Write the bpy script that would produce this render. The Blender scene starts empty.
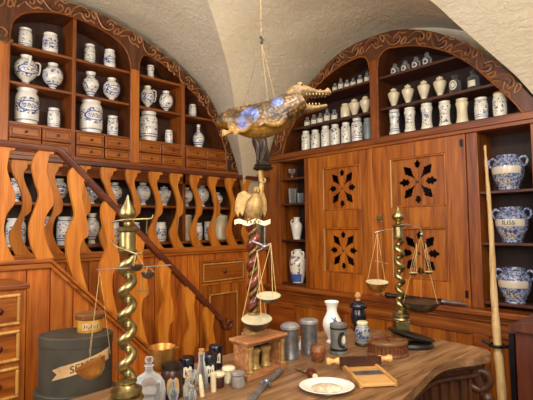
import bpy, bmesh, math, random
from mathutils import Vector, Matrix, noise
random.seed(7)
PI = math.pi
S = bpy.context.scene
COL = S.collection
R = math.radians

# ------------------------------------------------------------------ materials
def lin(h):
    h = h.lstrip('#')
    o = []
    for i in (0, 2, 4):
        c = int(h[i:i+2], 16) / 255
        o.append(c / 12.92 if c <= .04045 else ((c + .055) / 1.055) ** 2.4)
    return (*o, 1)

class NT:
    """tiny node-tree helper"""
    def __init__(s, name):
        s.m = bpy.data.materials.new(name); s.m.use_nodes = True
        s.t = s.m.node_tree; s.b = s.t.nodes['Principled BSDF']
    def n(s, typ, **kw):
        nd = s.t.nodes.new(typ)
        for k, v in kw.items(): setattr(nd, k, v)
        return nd
    def l(s, a, b): s.t.links.new(a, b)
    def set(s, **kw):
        for k, v in kw.items():
            k = k.replace('_', ' ')
            if hasattr(v, 'is_linked'): s.l(v, s.b.inputs[k])
            else: s.b.inputs[k].default_value = v
    def math(s, op, a, b=None, c=None):
        nd = s.n('ShaderNodeMath', operation=op)
        for i, v in enumerate((a, b, c)):
            if v is None: continue
            if hasattr(v, 'is_linked'): s.l(v, nd.inputs[i])
            else: nd.inputs[i].default_value = v
        return nd.outputs[0]
    def coord(s, kind='Object', scale=(1, 1, 1)):
        tc = s.n('ShaderNodeTexCoord'); mp = s.n('ShaderNodeMapping')
        mp.inputs['Scale'].default_value = scale
        s.l(tc.outputs[kind], mp.inputs['Vector'])
        return mp.outputs[0]
    def noise(s, vec, scale, detail=4, rough=.55, dist=0, w=None):
        nd = s.n('ShaderNodeTexNoise')
        if w is not None:
            nd.noise_dimensions = '4D'; s.l(w, nd.inputs['W'])
        s.l(vec, nd.inputs['Vector'])
        nd.inputs['Scale'].default_value = scale; nd.inputs['Detail'].default_value = detail
        nd.inputs['Roughness'].default_value = rough; nd.inputs['Distortion'].default_value = dist
        return nd.outputs['Fac']
    def ramp(s, fac, stops, interp='LINEAR'):
        nd = s.n('ShaderNodeValToRGB'); cr = nd.color_ramp; cr.interpolation = interp
        while len(cr.elements) < len(stops): cr.elements.new(.5)
        for e, (p, c) in zip(cr.elements, stops):
            e.position = p; e.color = lin(c) if isinstance(c, str) else c
        s.l(fac, nd.inputs[0]); return nd.outputs[0]
    def mix(s, fac, a, b, blend='MIX'):
        nd = s.n('ShaderNodeMix', data_type='RGBA', blend_type=blend)
        for v, i in ((fac, 0), (a, 6), (b, 7)):
            if hasattr(v, 'is_linked'): s.l(v, nd.inputs[i])
            elif isinstance(v, str): nd.inputs[i].default_value = lin(v)
            else: nd.inputs[i].default_value = v
        return nd.outputs[2]
    def bump(s, h, strength=.3, dist=.01):
        nd = s.n('ShaderNodeBump'); nd.inputs['Strength'].default_value = strength
        nd.inputs['Distance'].default_value = dist
        s.l(h, nd.inputs['Height']); s.l(nd.outputs[0], s.b.inputs['Normal'])

def wood(name, dark, mid, light, axis='z', rough=.42, scale=1.0, knots=True, spread=.35, coat=.05):
    s = NT(name)
    st = {'x': (.09, 1, 1), 'y': (1, .09, 1), 'z': (1, 1, .09)}[axis]
    st2 = {'x': (.03, 1, 1), 'y': (1, .03, 1), 'z': (1, 1, .03)}[axis]
    geo = s.n('ShaderNodeNewGeometry'); rnd = geo.outputs['Random Per Island']
    oi = s.n('ShaderNodeObjectInfo')
    w = s.math('MULTIPLY_ADD', rnd, 9.0, oi.outputs['Random'])
    w = s.math('MULTIPLY', w, 5.0)
    v = s.coord('Object', tuple(a * scale for a in st)); v2 = s.coord('Object', tuple(a * scale for a in st2))
    n1 = s.noise(v, 14, 5, .55, 1.2, w); n2 = s.noise(v2, 120, 3, .6, .3, w)
    f = s.math('ADD', s.math('MULTIPLY', n1, .70), s.math('MULTIPLY', n2, .30))
    col = s.ramp(f, [(.34, dark), (.5, mid), (.68, light)])
    if knots:
        vo = s.n('ShaderNodeTexVoronoi', voronoi_dimensions='4D')
        kst = {'x': (.5, 1, 1), 'y': (1, .5, 1), 'z': (1, 1, .5)}[axis]
        s.l(s.coord('Object', kst), vo.inputs['Vector']); s.l(w, vo.inputs['W']); vo.inputs['Scale'].default_value = 5.5
        k = s.ramp(vo.outputs['Distance'], [(0, (1, 1, 1, 1)), (.13, (.7, .7, .7, 1)), (.20, (0, 0, 0, 1))])
        col = s.mix(s.math('MULTIPLY', k, .75), col, dark)
    val = s.math('MULTIPLY_ADD', rnd, spread, 1 - spread / 2)
    hsv = s.n('ShaderNodeHueSaturation'); s.l(val, hsv.inputs['Value']); s.l(col, hsv.inputs['Color'])
    s.set(Base_Color=hsv.outputs[0], Roughness=rough, Coat_Weight=coat, Coat_Roughness=.25)
    s.bump(f, .35, .005)
    return s.m

def plain(name, c1, c2=None, rough=.5, metal=0, nscale=12, bump=0, coat=0, spec=.5):
    s = NT(name); c2 = c2 or c1
    v = s.coord('Object'); n = s.noise(v, nscale, 5, .6)
    s.set(Base_Color=s.ramp(n, [(.33, c1), (.68, c2)]), Roughness=rough, Metallic=metal, Coat_Weight=coat)
    s.b.inputs['Specular IOR Level'].default_value = spec
    if bump: s.bump(n, bump, .004)
    return s.m

M = {}
# pine / larch joinery, grain direction in the suffix
for ax in 'xyz':
    M['pine_' + ax] = wood('pine_' + ax, '#72370d', '#ae5f1a', '#c87e2c', ax, knots=ax == 'z')
    M['cab_' + ax] = wood('cabinet_wood_' + ax, '#502508', '#884512', '#a86420', ax, knots=False)
    M['door_' + ax] = wood('door_wood_' + ax, '#5e2a06', '#9c5410', '#bc731e', ax, knots=False)
M['baluster'] = wood('baluster_pine', '#9a500e', '#bc6e1a', '#d08832', 'z', rough=.45, spread=.1)
M['plank'] = wood('plank_pine', '#7a380a', '#b86016', '#d48428', 'z', rough=.5, spread=.35)
M['rail'] = wood('rail_wood', '#3a1a10', '#5f2d1a', '#7a4026', 'x', rough=.35, knots=False)
M['carved'] = wood('carved_wood', '#331707', '#562a10', '#703f1c', 'z', rough=.45, knots=False)
M['relief'] = wood('relief_wood', '#6e4420', '#966236', '#b88a52', 'z', rough=.45, knots=False)
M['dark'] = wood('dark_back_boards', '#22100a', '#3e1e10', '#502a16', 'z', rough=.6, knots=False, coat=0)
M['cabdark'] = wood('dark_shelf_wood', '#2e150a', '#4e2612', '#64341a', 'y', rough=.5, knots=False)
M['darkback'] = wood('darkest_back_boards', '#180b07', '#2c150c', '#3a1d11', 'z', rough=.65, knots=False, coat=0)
M['gilt'] = wood('gilt_moulding', '#94622a', '#c08c46', '#d8ac66', 'z', rough=.35, knots=False)
M['darkred'] = wood('dark_red_wood', '#38170c', '#5a2a18', '#723a22', 'z', rough=.5, knots=False)
M['table'] = wood('worn_table_top', '#5a3c26', '#84603f', '#a8845e', 'x', rough=.48, knots=False, scale=1.8, spread=.05)
M['tabledark'] = wood('table_carving', '#2a150c', '#4a2917', '#6a4026', 'z', rough=.45, knots=False)
M['staff'] = wood('pale_staff', '#927548', '#b89a6a', '#cab084', 'z', rough=.55, scale=1.5)
M['lightwood'] = wood('light_board_wood', '#a06a30', '#cf9a58', '#e2b878', 'y', rough=.5, knots=False)
M['boxwood'] = wood('turned_wood', '#40240f', '#6e4524', '#8e6438', 'x', rough=.4, knots=False, scale=3)
M['turned'] = wood('turned_dark_wood', '#2a0d08', '#571e12', '#7a3220', 'y', rough=.3, knots=False, scale=3)
M['ball'] = wood('turned_ball_wood', '#54290f', '#7e4824', '#9c6638', 'x', rough=.35, knots=False, scale=3)
M['shrine'] = wood('reddish_case_wood', '#66381e', '#a06a42', '#c2905e', 'x', rough=.4, knots=False, scale=2)
M['brass'] = plain('aged_brass', '#80724c', '#b0a274', .36, 1, 30)
M['gold'] = plain('polished_gold_brass', '#a87030', '#d0a05c', .36, .85, 18)
M['giltcarve'] = plain('gilded_carving', '#86683a', '#b8985e', .45, .4, 40, .3)
M['vine'] = plain('dark_gilded_vine', '#3c3a22', '#8a7038', .4, .3, 60)
M['redlac'] = plain('red_lacquered_column', '#4a1a0e', '#76301c', .3, 0, 20, 0, .6)
M['pewterlid'] = plain('bright_pewter', '#8a8a8c', '#b4b4b6', .4, .5, 14)
M['pewter'] = plain('pewter', '#6e6e70', '#9c9da0', .38, .75, 14, .05)
M['steel'] = plain('worn_steel', '#7a7c84', '#b4b6bc', .33, .8, 20)
M['iron'] = plain('black_iron', '#0c0c0e', '#1c1c20', .45, .4, 30, .2)
M['bronze'] = plain('dark_bronze', '#1c1410', '#3a2c22', .4, .5, 20, .3)
M['panmetal'] = plain('pan_dark_metal', '#3a322a', '#6e5e4c', .38, .6, 20)
M['paninside'] = plain('pan_tinned', '#c0b694', '#dcd2b2', .4, .1, 16)
M['blacklac'] = plain('black_lacquer', '#0a0d18', '#12162a', .25, 0, 10, 0, .4)
M['blackwood'] = plain('black_wood', '#100c0c', '#251a16', .4, 0, 14, .1)
M['greybox'] = plain('grey_green_paint', '#2c2820', '#403a2d', .6, 0, 8, .08)
M['cream'] = plain('cream_glaze', '#cfc3a0', '#e4dabc', .25, 0, 6, 0, .3)
M['white'] = plain('white_glaze', '#d8d4cc', '#ebe8e0', .2, 0, 6, 0, .4)
M['urnwhite'] = plain('ivory_glaze', '#d2c6a6', '#e6dcc0', .28, 0, 6, 0, .3)
M['greyglaze'] = plain('grey_stoneware', '#6a7274', '#8a9496', .35, 0, 10)
M['paper'] = plain('parchment', '#a07c50', '#c4a274', .7, 0, 20)
M['palepaper'] = plain('label_paper', '#cfc8b4', '#e6e0cc', .7, 0, 20)
M['ink'] = plain('ink', '#120c0a', '#1c1410', .7)
M['bluemark'] = plain('blue_mark', '#2c4c98', '#4868b4', .3)
M['cord'] = plain('cord', '#a88a58', '#c8ac78', .8)
M['darkcord'] = plain('dark_cord', '#4a4238', '#6a6050', .8)
M['potyellow'] = plain('yellow_paint', '#a87422', '#d0a044', .5, 0, 30)
M['powder'] = plain('powder', '#a8906a', '#e4d8c4', .8, 0, 30, .3)
M['corkm'] = plain('cork', '#9a6a38', '#c49658', .7, 0, 60)
M['bone'] = plain('bone', '#d2c29a', '#e6dab8', .45, 0, 20)
M['plateglaze'] = plain('plate_glaze', '#e4e2dc', '#f0eee8', .2, 0, 6, 0, .4)
M['browncer'] = plain('brown_stoneware', '#2c1610', '#4a281c', .3, 0, 14)
M['greycloth'] = plain('grey_clay', '#76706c', '#9a928c', .7, 0, 24)
M['floorm'] = wood('floor_boards', '#3a2414', '#60401f', '#7a5630', 'x', rough=.6)

def glass(name, c, rough=.02, alpha=.42):
    """clear thin glass: part transparent, part glossy"""
    s = NT(name); s.t.nodes.remove(s.b)
    out = s.t.nodes['Material Output']
    tr = s.n('ShaderNodeBsdfTransparent'); tr.inputs[0].default_value = lin(c)
    gl = s.n('ShaderNodeBsdfPrincipled'); gl.inputs['Base Color'].default_value = lin('#e4e6e6'); gl.inputs['Roughness'].default_value = .08
    fr = s.n('ShaderNodeFresnel'); fr.inputs[0].default_value = 1.5
    lw = s.n('ShaderNodeLayerWeight'); lw.inputs[0].default_value = .35
    f = s.math('MULTIPLY_ADD', lw.outputs['Facing'], alpha, .06)
    f = s.math('MAXIMUM', f, fr.outputs[0])
    mx = s.n('ShaderNodeMixShader'); s.l(f, mx.inputs[0]); s.l(tr.outputs[0], mx.inputs[1]); s.l(gl.outputs[0], mx.inputs[2])
    s.l(mx.outputs[0], out.inputs[0]); return s.m
M['glass'] = glass('clear_glass', '#f6f6f6', alpha=.95)
M['glassgrey'] = glass('grey_glass', '#dfe4e6', alpha=.62)
M['glassblue'] = glass('bluish_glass', '#b8ccd8', alpha=.7)
M['glassdark'] = glass('dark_glass', '#3a2c26', alpha=.35)

def faience(name, base='#dedad0', blue='#1d3276', kind='cartouche', dens=.52, scale=46, alt='#ece9df'):
    """tin glaze with painted blue decoration, front = local -Y, height from Generated z"""
    s = NT(name)
    tc = s.n('ShaderNodeTexCoord'); oi = s.n('ShaderNodeObjectInfo')
    sep = s.n('ShaderNodeSeparateXYZ'); s.l(tc.outputs['Object'], sep.inputs[0])
    sg = s.n('ShaderNodeSeparateXYZ'); s.l(tc.outputs['Generated'], sg.inputs[0])
    h = sg.outputs[2]
    ang = s.math('ARCTAN2', sep.outputs[0], s.math('MULTIPLY', sep.outputs[1], -1))
    w = s.math('MULTIPLY', oi.outputs['Random'], 50.0)
    obj = tc.outputs['Object']
    leaf = s.noise(obj, scale, 3, .6, .8, w)
    leafm = s.math('GREATER_THAN', leaf, dens)
    def band(lo, hi):
        return s.math('MULTIPLY', s.math('GREATER_THAN', h, lo), s.math('LESS_THAN', h, hi))
    if kind == 'cartouche':
        dx = s.math('DIVIDE', ang, .95); dy = s.math('DIVIDE', s.math('SUBTRACT', h, .5), .13)
        r = s.math('SQRT', s.math('ADD', s.math('POWER', dx, 2.0), s.math('POWER', s.math('ABSOLUTE', dy), 2.0)))
        ring = s.math('MULTIPLY', s.math('GREATER_THAN', r, .88), s.math('LESS_THAN', r, 1.08))
        scr = s.noise(obj, 130, 2, .5, 0, w)
        txt = s.math('MULTIPLY', s.math('MULTIPLY', s.math('GREATER_THAN', scr, .50), s.math('LESS_THAN', r, .8)), s.math('LESS_THAN', s.math('ABSOLUTE', dy), .5))
        out = s.math('MULTIPLY', s.math('MULTIPLY', s.math('GREATER_THAN', r, 1.08), s.math('LESS_THAN', r, 1.75)), leafm)
        m = s.math('MAXIMUM', s.math('MAXIMUM', ring, txt), out)
        m = s.math('MAXIMUM', m, s.math('MULTIPLY', band(.1, .13), .8))
    elif kind == 'bands':
        m = s.math('MULTIPLY', band(.28, .82), leafm)
        for lo, hi in ((.14, .17), (.22, .25), (.85, .88)): m = s.math('MAXIMUM', m, band(lo, hi))
        b2 = s.math('MULTIPLY', band(.47, .60), s.math('LESS_THAN', s.math('ABSOLUTE', ang), .8))
        m = s.math('MULTIPLY', m, s.math('SUBTRACT', 1.0, b2))
    elif kind == 'sprig':
        m = s.math('MULTIPLY', s.math('MULTIPLY', band(.15, .8), leafm), s.math('LESS_THAN', s.math('ABSOLUTE', ang), 1.0))
    else:
        m = s.math('MULTIPLY', band(-.1, 1.1), leafm)
    n2 = s.noise(obj, 60, 2)
    bl = s.mix(n2, blue, '#5068a4')
    col = s.mix(m, s.mix(s.noise(obj, 9, 3), base, alt), bl)
    if kind == 'dense':      # big drug jars: cream banner and yellow scrolls at the front
        band_m = s.math('MULTIPLY', band(.46, .66), s.math('LESS_THAN', s.math('ABSOLUTE', ang), 1.15))
        low = s.math('MULTIPLY', s.math('MULTIPLY', band(.10, .45), s.math('LESS_THAN', s.math('ABSOLUTE', ang), .55)), s.math('GREATER_THAN', s.noise(obj, 55, 3), .54))
        col = s.mix(low, col, '#cbb47a')
        col = s.mix(band_m, col, '#cfc6b4')
    s.set(Base_Color=col, Roughness=.22, Coat_Weight=.3)
    return s.m
M['fa_cart'] = faience('faience_cartouche')
M['fa_leaf'] = faience('faience_leafy', kind='bands', dens=.57, scale=52)
M['fa_sprig'] = faience('faience_sprig', '#d8d2bc', '#27346a', 'sprig', .56, 46)
M['fa_sprig2'] = faience('faience_scroll', '#d4d2c8', '#2a3c78', 'bands', .55, 50)
M['fa_dense'] = faience('faience_drug_jar', '#808cac', '#101c48', 'dense', .50, 62, '#b4b9c8')
M['fa_amph'] = faience('painted_amphora', '#dcd6c2', '#a07830', 'sprig', .55, 16)
M['stripejar'] = plain('grey_stoneware_glaze', '#5a5c5a', '#807f78', .35, 0, 30)
M['fa_dark'] = faience('grey_scroll_jar', '#8e908c', '#0e1018', 'bands', .50, 60, '#a8aaa4')

def plaster():
    s = NT('vault_plaster')
    v = s.coord('Object')
    a = s.noise(v, 1.3, 4, .6); b = s.noise(s.coord('Object', (1, 1, 2.4)), 13, 8, .68, .8)
    s.set(Base_Color=s.ramp(a, [(.3, '#e8dabc'), (.7, '#f2e7ce')]), Roughness=.9)
    s.bump(b, .6, .035)
    return s.m
M['plaster'] = plaster()

def croc():
    s = NT('varnished_crocodile_skin')
    v = s.coord('Object')
    vo = s.n('ShaderNodeTexVoronoi'); s.l(v, vo.inputs['Vector']); vo.inputs['Scale'].default_value = 62
    n = s.noise(v, 16, 4, .6)
    base = s.ramp(n, [(.38, '#2e1d0c'), (.52, '#624318'), (.68, '#a0762e')])
    col = s.mix(s.ramp(vo.outputs['Distance'], [(.25, (0, 0, 0, 1)), (.6, (.8, .8, .8, 1))]), base, '#1e1208')
    sep0 = s.n('ShaderNodeSeparateXYZ'); s.l(v, sep0.inputs[0])
    bel = s.ramp(s.math('MULTIPLY_ADD', sep0.outputs[2], -9.0, .22), [(.40, (0, 0, 0, 1)), (.8, (.42, .42, .42, 1))])
    col = s.mix(bel, col, '#b8862c')
    # blue light glints on back and shoulder, painted into the skin colour
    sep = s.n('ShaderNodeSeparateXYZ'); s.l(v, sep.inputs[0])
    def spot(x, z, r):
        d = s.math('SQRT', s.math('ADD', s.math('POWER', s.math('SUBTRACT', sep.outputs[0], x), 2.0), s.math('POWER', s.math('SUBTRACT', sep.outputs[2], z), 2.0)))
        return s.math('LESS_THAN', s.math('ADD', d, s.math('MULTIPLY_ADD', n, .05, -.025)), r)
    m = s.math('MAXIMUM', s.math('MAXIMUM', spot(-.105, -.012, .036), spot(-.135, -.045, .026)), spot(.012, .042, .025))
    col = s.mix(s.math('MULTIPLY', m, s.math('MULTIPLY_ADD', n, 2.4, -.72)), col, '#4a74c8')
    s.set(Base_Color=col, Roughness=.4, Coat_Weight=.25, Coat_Roughness=.2)
    s.bump(vo.outputs['Distance'], .6, .006)
    return s.m
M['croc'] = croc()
M['crochead'] = plain('dry_crocodile_head', '#4e3a20', '#8e7248', .5, 0, 60, .8)

# ------------------------------------------------------------------ mesh helpers
class MB:
    def __init__(s): s.v = []; s.f = []
    def add(s, vs, fs):
        o = len(s.v); s.v += [Vector(v) for v in vs]; s.f += [tuple(i + o for i in f) for f in fs]; return s
    def box(s, x0, x1, y0, y1, z0, z1):
        v = [(x, y, z) for x in (x0, x1) for y in (y0, y1) for z in (z0, z1)]
        return s.add(v, [(0, 1, 3, 2), (4, 6, 7, 5), (0, 4, 5, 1), (2, 3, 7, 6), (0, 2, 6, 4), (1, 5, 7, 3)])
    def obox(s, c, u, w, lu, lw, z0, z1):
        """oriented box: centre c(x,y), half sizes lu, lw along unit dirs u, w"""
        v = []
        for a in (-1, 1):
            for b in (-1, 1):
                for z in (z0, z1): v.append((c[0] + u[0]*a*lu + w[0]*b*lw, c[1] + u[1]*a*lu + w[1]*b*lw, z))
        return s.add(v, [(0, 1, 3, 2), (4, 6, 7, 5), (0, 4, 5, 1), (2, 3, 7, 6), (0, 2, 6, 4), (1, 5, 7, 3)])
    def lathe(s, prof, seg=24, c=(0, 0, 0), sx=1, sy=1, a0=0, a1=2*PI):
        vs = []; fs = []; full = abs(a1 - a0 - 2*PI) < 1e-6
        n = seg if full else seg + 1
        for r, z in prof:
            for i in range(n):
                a = a0 + (a1 - a0) * i / seg
                vs.append((c[0] + math.cos(a)*r*sx, c[1] + math.sin(a)*r*sy, c[2] + z))
        for j in range(len(prof) - 1):
            for i in range(seg):
                k = (i + 1) % n
                fs.append((j*n + i, j*n + k, (j+1)*n + k, (j+1)*n + i))
        if full:
            if prof[0][0] > 1e-5: fs.append(tuple(range(n))[::-1])
            if prof[-1][0] > 1e-5: fs.append(tuple((len(prof)-1)*n + i for i in range(n)))
        return s.add(vs, fs)
    def tube(s, pts, rad, seg=8, closed=False, cap=True, sq=None):
        pts = [Vector(p) for p in pts]; n = len(pts)
        rr = rad if isinstance(rad, (list, tuple)) else [rad]*n
        vs = []; fs = []; up = None
        for i, p in enumerate(pts):
            a = pts[i-1] if (i > 0 or closed) else p
            b = pts[(i+1) % n] if (i < n-1 or closed) else p
            t = (b - a).normalized()
            if up is None:
                up = Vector((0, 0, 1)) if abs(t.z) < .9 else Vector((1, 0, 0))
            side = t.cross(up)
            if side.length < 1e-6: side = t.orthogonal()
            side.normalize(); up = side.cross(t).normalized()
            q = sq or (1, 1)
            for k in range(seg):
                an = 2*PI*k/seg
                vs.append(p + side*math.cos(an)*rr[i]*q[0] + up*math.sin(an)*rr[i]*q[1])
        m = n if closed else n - 1
        for i in range(m):
            j = (i+1) % n
            for k in range(seg):
                l = (k+1) % seg
                fs.append((i*seg+k, i*seg+l, j*seg+l, j*seg+k))
        if cap and not closed:
            fs.append(tuple(range(seg))[::-1]); fs.append(tuple((n-1)*seg+k for k in range(seg)))
        return s.add(vs, fs)
    def sphere(s, c, r, seg=14, rings=9, sc=(1, 1, 1)):
        vs = [(c[0], c[1], c[2]-r*sc[2])]; fs = []
        for j in range(1, rings):
            ph = -PI/2 + PI*j/rings
            for i in range(seg):
                a = 2*PI*i/seg
                vs.append((c[0]+math.cos(ph)*math.cos(a)*r*sc[0], c[1]+math.cos(ph)*math.sin(a)*r*sc[1], c[2]+math.sin(ph)*r*sc[2]))
        vs.append((c[0], c[1], c[2]+r*sc[2])); top = len(vs)-1
        for i in range(seg):
            k = (i+1) % seg
            fs.append((0, 1+k, 1+i)); fs.append((top, 1+(rings-2)*seg+i, 1+(rings-2)*seg+k))
            for j in range(rings-2): fs.append((1+j*seg+i, 1+j*seg+k, 1+(j+1)*seg+k, 1+(j+1)*seg+i))
        return s.add(vs, fs)
    def fill(s, outer, holes, w0, w1, fn, cut=None):
        """2-D outline with holes, extruded from w0 to w1; fn maps (u, v, w) to space"""
        vs, fs = fill2d(outer, holes, cut)
        d = w1 - w0
        return s.add([fn(a, b, w0 + (c + .5)*d) for a, b, c in vs], fs)
    def xf(s, mat):
        s.v = [mat @ v for v in s.v]; return s
    def build(s, name, mat, parent=None, loc=(0, 0, 0), smooth=None, bevel=0, org=None, rotz=0, recalc=True):
        me = bpy.data.meshes.new(name)
        o0 = Vector(org) if org is not None else Vector((0, 0, 0))
        me.from_pydata([tuple(v - o0) for v in s.v], [], s.f)
        bm = bmesh.new(); bm.from_mesh(me)
        if recalc: bmesh.ops.recalc_face_normals(bm, faces=bm.faces)
        bm.to_mesh(me); bm.free()
        me.materials.append(M[mat] if isinstance(mat, str) else mat)
        if smooth is not None:
            for p in me.polygons: p.use_smooth = True
            me.set_sharp_from_angle(angle=R(smooth))
        o = bpy.data.objects.new(name, me); COL.objects.link(o)
        o.location = loc; o.rotation_euler = (0, 0, rotz)
        if parent: o.parent = parent
        if bevel:
            b = o.modifiers.new('bevel', 'BEVEL'); b.width = bevel; b.segments = 2; b.limit_method = 'ANGLE'; b.angle_limit = R(40)
        return o

_fc = {}
def fill2d(outer, holes, cut=None):
    cu = bpy.data.curves.new('t', 'CURVE'); cu.dimensions = '2D'; cu.fill_mode = 'BOTH'; cu.extrude = .5
    for loop in [outer] + list(holes):
        sp = cu.splines.new('POLY'); sp.points.add(len(loop) - 1); sp.use_cyclic_u = True
        for p, (a, b) in zip(sp.points, loop): p.co = (a, b, 0, 1)
    ob = bpy.data.objects.new('t', cu); COL.objects.link(ob)
    dg = bpy.context.evaluated_depsgraph_get(); dg.update()
    me = bpy.data.meshes.new_from_object(ob.evaluated_get(dg))
    bm = bmesh.new(); bm.from_mesh(me); bmesh.ops.remove_doubles(bm, verts=bm.verts, dist=1e-6)
    if cut:
        us = [p[0] for p in outer]; x = min(us) + cut
        while x < max(us):
            bmesh.ops.bisect_plane(bm, geom=bm.verts[:] + bm.edges[:] + bm.faces[:], plane_co=(x, 0, 0), plane_no=(1, 0, 0)); x += cut
        bm.verts.index_update()
    vs = [tuple(v.co) for v in bm.verts]; fs = [tuple(v.index for v in f.verts) for f in bm.faces]
    bm.free(); bpy.data.objects.remove(ob); bpy.data.curves.remove(cu); bpy.data.meshes.remove(me)
    return vs, fs

def textmesh(txt, size, fn, depth=.0006, spacing=1.0):
    """letters as a mesh; fn maps (u, v, w) to space, text centred on u = 0"""
    cu = bpy.data.curves.new('t', 'FONT'); cu.body = txt; cu.size = size; cu.align_x = 'CENTER'; cu.align_y = 'CENTER'
    cu.extrude = depth; cu.space_character = spacing; cu.resolution_u = 3
    ob = bpy.data.objects.new('t', cu); COL.objects.link(ob)
    dg = bpy.context.evaluated_depsgraph_get(); dg.update()
    me = bpy.data.meshes.new_from_object(ob.evaluated_get(dg))
    b = MB(); b.add([fn(*v.co) for v in me.vertices], [tuple(p.vertices) for p in me.polygons])
    bpy.data.objects.remove(ob); bpy.data.curves.remove(cu); bpy.data.meshes.remove(me)
    return b

def spline(pts, n=8, closed=False):
    """Catmull-Rom through points of any dimension"""
    P = [Vector(p) for p in pts]; out = []; m = len(P)
    for i in range(m if closed else m - 1):
        g = (lambda k: P[k % m]) if closed else (lambda k: P[min(max(k, 0), m - 1)])
        p0, p1, p2, p3 = g(i-1), g(i), g(i+1), g(i+2)
        for k in range(n):
            t = k / n
            out.append(.5*((2*p1) + (p2-p0)*t + (2*p0-5*p1+4*p2-p3)*t*t + (3*p1-p0-3*p2+p3)*t**3))
    if not closed: out.append(P[-1])
    return out
def spl2(pts, n=8, closed=False): return [(p[0], p[1]) for p in spline([(a, b, 0) for a, b in pts], n, closed)]

def tag(o, label=None, cat=None, group=None, kind=None):
    if label: o['label'] = label
    if cat: o['category'] = cat
    if group: o['group'] = group
    if kind: o['kind'] = kind
    return o
def thing(name, label, cat, loc=(0, 0, 0), rotz=0, group=None):
    o = bpy.data.objects.new(name, None); COL.objects.link(o); o.empty_display_size = .05
    o.location = loc; o.rotation_euler = (0, 0, rotz)
    return tag(o, label, cat, group)
def dup(root, loc, rotz=None, label=None, group=None, scale=None):
    r = root.copy(); COL.objects.link(r); r.location = loc
    if rotz is not None: r.rotation_euler = (0, 0, rotz)
    if scale is not None: r.scale = scale
    if label: r['label'] = label
    if group: r['group'] = group
    for ch in list(root.children):
        c = ch.copy(); COL.objects.link(c); c.parent = r
        for g in list(ch.children):
            d = g.copy(); COL.objects.link(d); d.parent = c
    return r
ORD = ['leftmost', 'second from left', 'third from left', 'fourth from left', 'fifth from left', 'sixth from left', 'seventh from left', 'eighth from left', 'ninth from left', 'tenth from left', 'eleventh from left', 'twelfth from left']
LW = lambda u, v, w: (u, w, v)                  # left wall plane: u = x, w = y
RW = lambda u, v, w: (w, u, v)                  # right wall plane: u = y, w = x

# ------------------------------------------------------------------ camera
F_, YAW, PITCH, ROLL = 443.4386756668639, R(46.20715407), R(3.3871028), R(-0.66391377)
cd = bpy.data.cameras.new('camera'); cam = bpy.data.objects.new('camera', cd); COL.objects.link(cam)
cd.sensor_fit = 'HORIZONTAL'; cd.sensor_width = 36; cd.lens = F_ * 36 / 533; cd.clip_start = .05
fw = Vector((math.cos(YAW)*math.cos(PITCH), math.sin(YAW)*math.cos(PITCH), math.sin(PITCH)))
rt = fw.cross(Vector((0, 0, 1))).normalized(); up = rt.cross(fw)
r2 = rt*math.cos(ROLL) + up*math.sin(ROLL); u2 = -rt*math.sin(ROLL) + up*math.cos(ROLL)
mat = Matrix((r2, u2, -fw)).transposed().to_4x4(); mat.translation = (0, 0, 1.6)
cam.matrix_world = mat
S.camera = cam
# ------------------------------------------------------------------ the setting
def struct(name, mb, m, **kw):
    return tag(mb.build(name, m, **kw), kind='structure')
struct('floor', MB().box(-2.6, 4.1, -2.4, 4.4, -.08, 0), 'floorm')
struct('wall_left', MB().box(-2.6, 4.2, 4.3, 4.4, 0, 4.2), 'plaster')
struct('wall_right', MB().box(4.05, 4.15, -2.4, 4.3, 0, 4.2), 'plaster')

# groin vault: four cells, each lofted from its two groins to the arch on its wall
A = (1.30, 2.30, 3.72)
g1 = [(3.52, 4.02, 1.2), (3.36, 3.87, 1.9), (3.17, 3.70, 2.33), (2.99, 3.55, 2.56), (2.83, 3.40, 2.81), (2.62, 3.235, 3.09), (2.36, 3.045, 3.295), (2.10, 2.86, 3.455), (1.75, 2.60, 3.62), A]
g2 = [(4.06, .79, 1.2), (3.98, .84, 1.9), (3.85, .93, 2.42), (3.645, 1.037, 2.674), (3.498, 1.123, 2.80), (3.318, 1.228, 2.948), (3.142, 1.331, 3.093), (2.95, 1.44, 3.24), (2.3, 1.80, 3.58), A]
g0 = [(2*1.30 - x, y, z) for x, y, z in g1]
g3 = [(2*1.30 - x, y, z) for x, y, z in g2]
def resample(pts, n):
    P = spline(pts, 10); L = [0]
    for a, b in zip(P, P[1:]): L.append(L[-1] + (b - a).length)
    out = []; j = 0
    for i in range(n):
        t = L[-1]*i/(n-1)
        while j < len(L)-2 and L[j+1] < t: j += 1
        f = (t - L[j]) / max(L[j+1]-L[j], 1e-9); out.append(P[j].lerp(P[j+1], min(max(f, 0), 1)))
    return out
wr = [(4.04, 4.24, 1.2), (4.04, 4.12, 1.9), (4.04, 3.92, 2.5), (4.04, 3.66, 2.93), (4.04, 3.10, 3.36), (4.04, 2.35, 3.58), (4.04, 1.60, 3.36), (4.04, 1.06, 2.90), (4.04, .85, 2.5), (4.04, .75, 1.9), (4.04, .70, 1.2)]
wl = [(-.95, 4.29, 1.2), (-.85, 4.29, 1.9), (-.6, 4.29, 2.45), (-.2, 4.29, 3.0), (.4, 4.29, 3.48), (1.3, 4.29, 3.74), (2.10, 4.29, 3.62), (2.68, 4.29, 3.38), (3.16, 4.29, 3.0), (3.48, 4.29, 2.45), (3.62, 4.29, 1.9), (3.66, 4.29, 1.2)]
wn = [(4.05, -2.4, 1.2), (3.9, -2.4, 2.2), (3.4, -2.4, 3.0), (2.4, -2.4, 3.6), (1.3, -2.4, 3.75), (.2, -2.4, 3.6), (-.9, -2.4, 3.0), (-1.4, -2.4, 2.2), (-1.5, -2.4, 1.2)]
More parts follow.
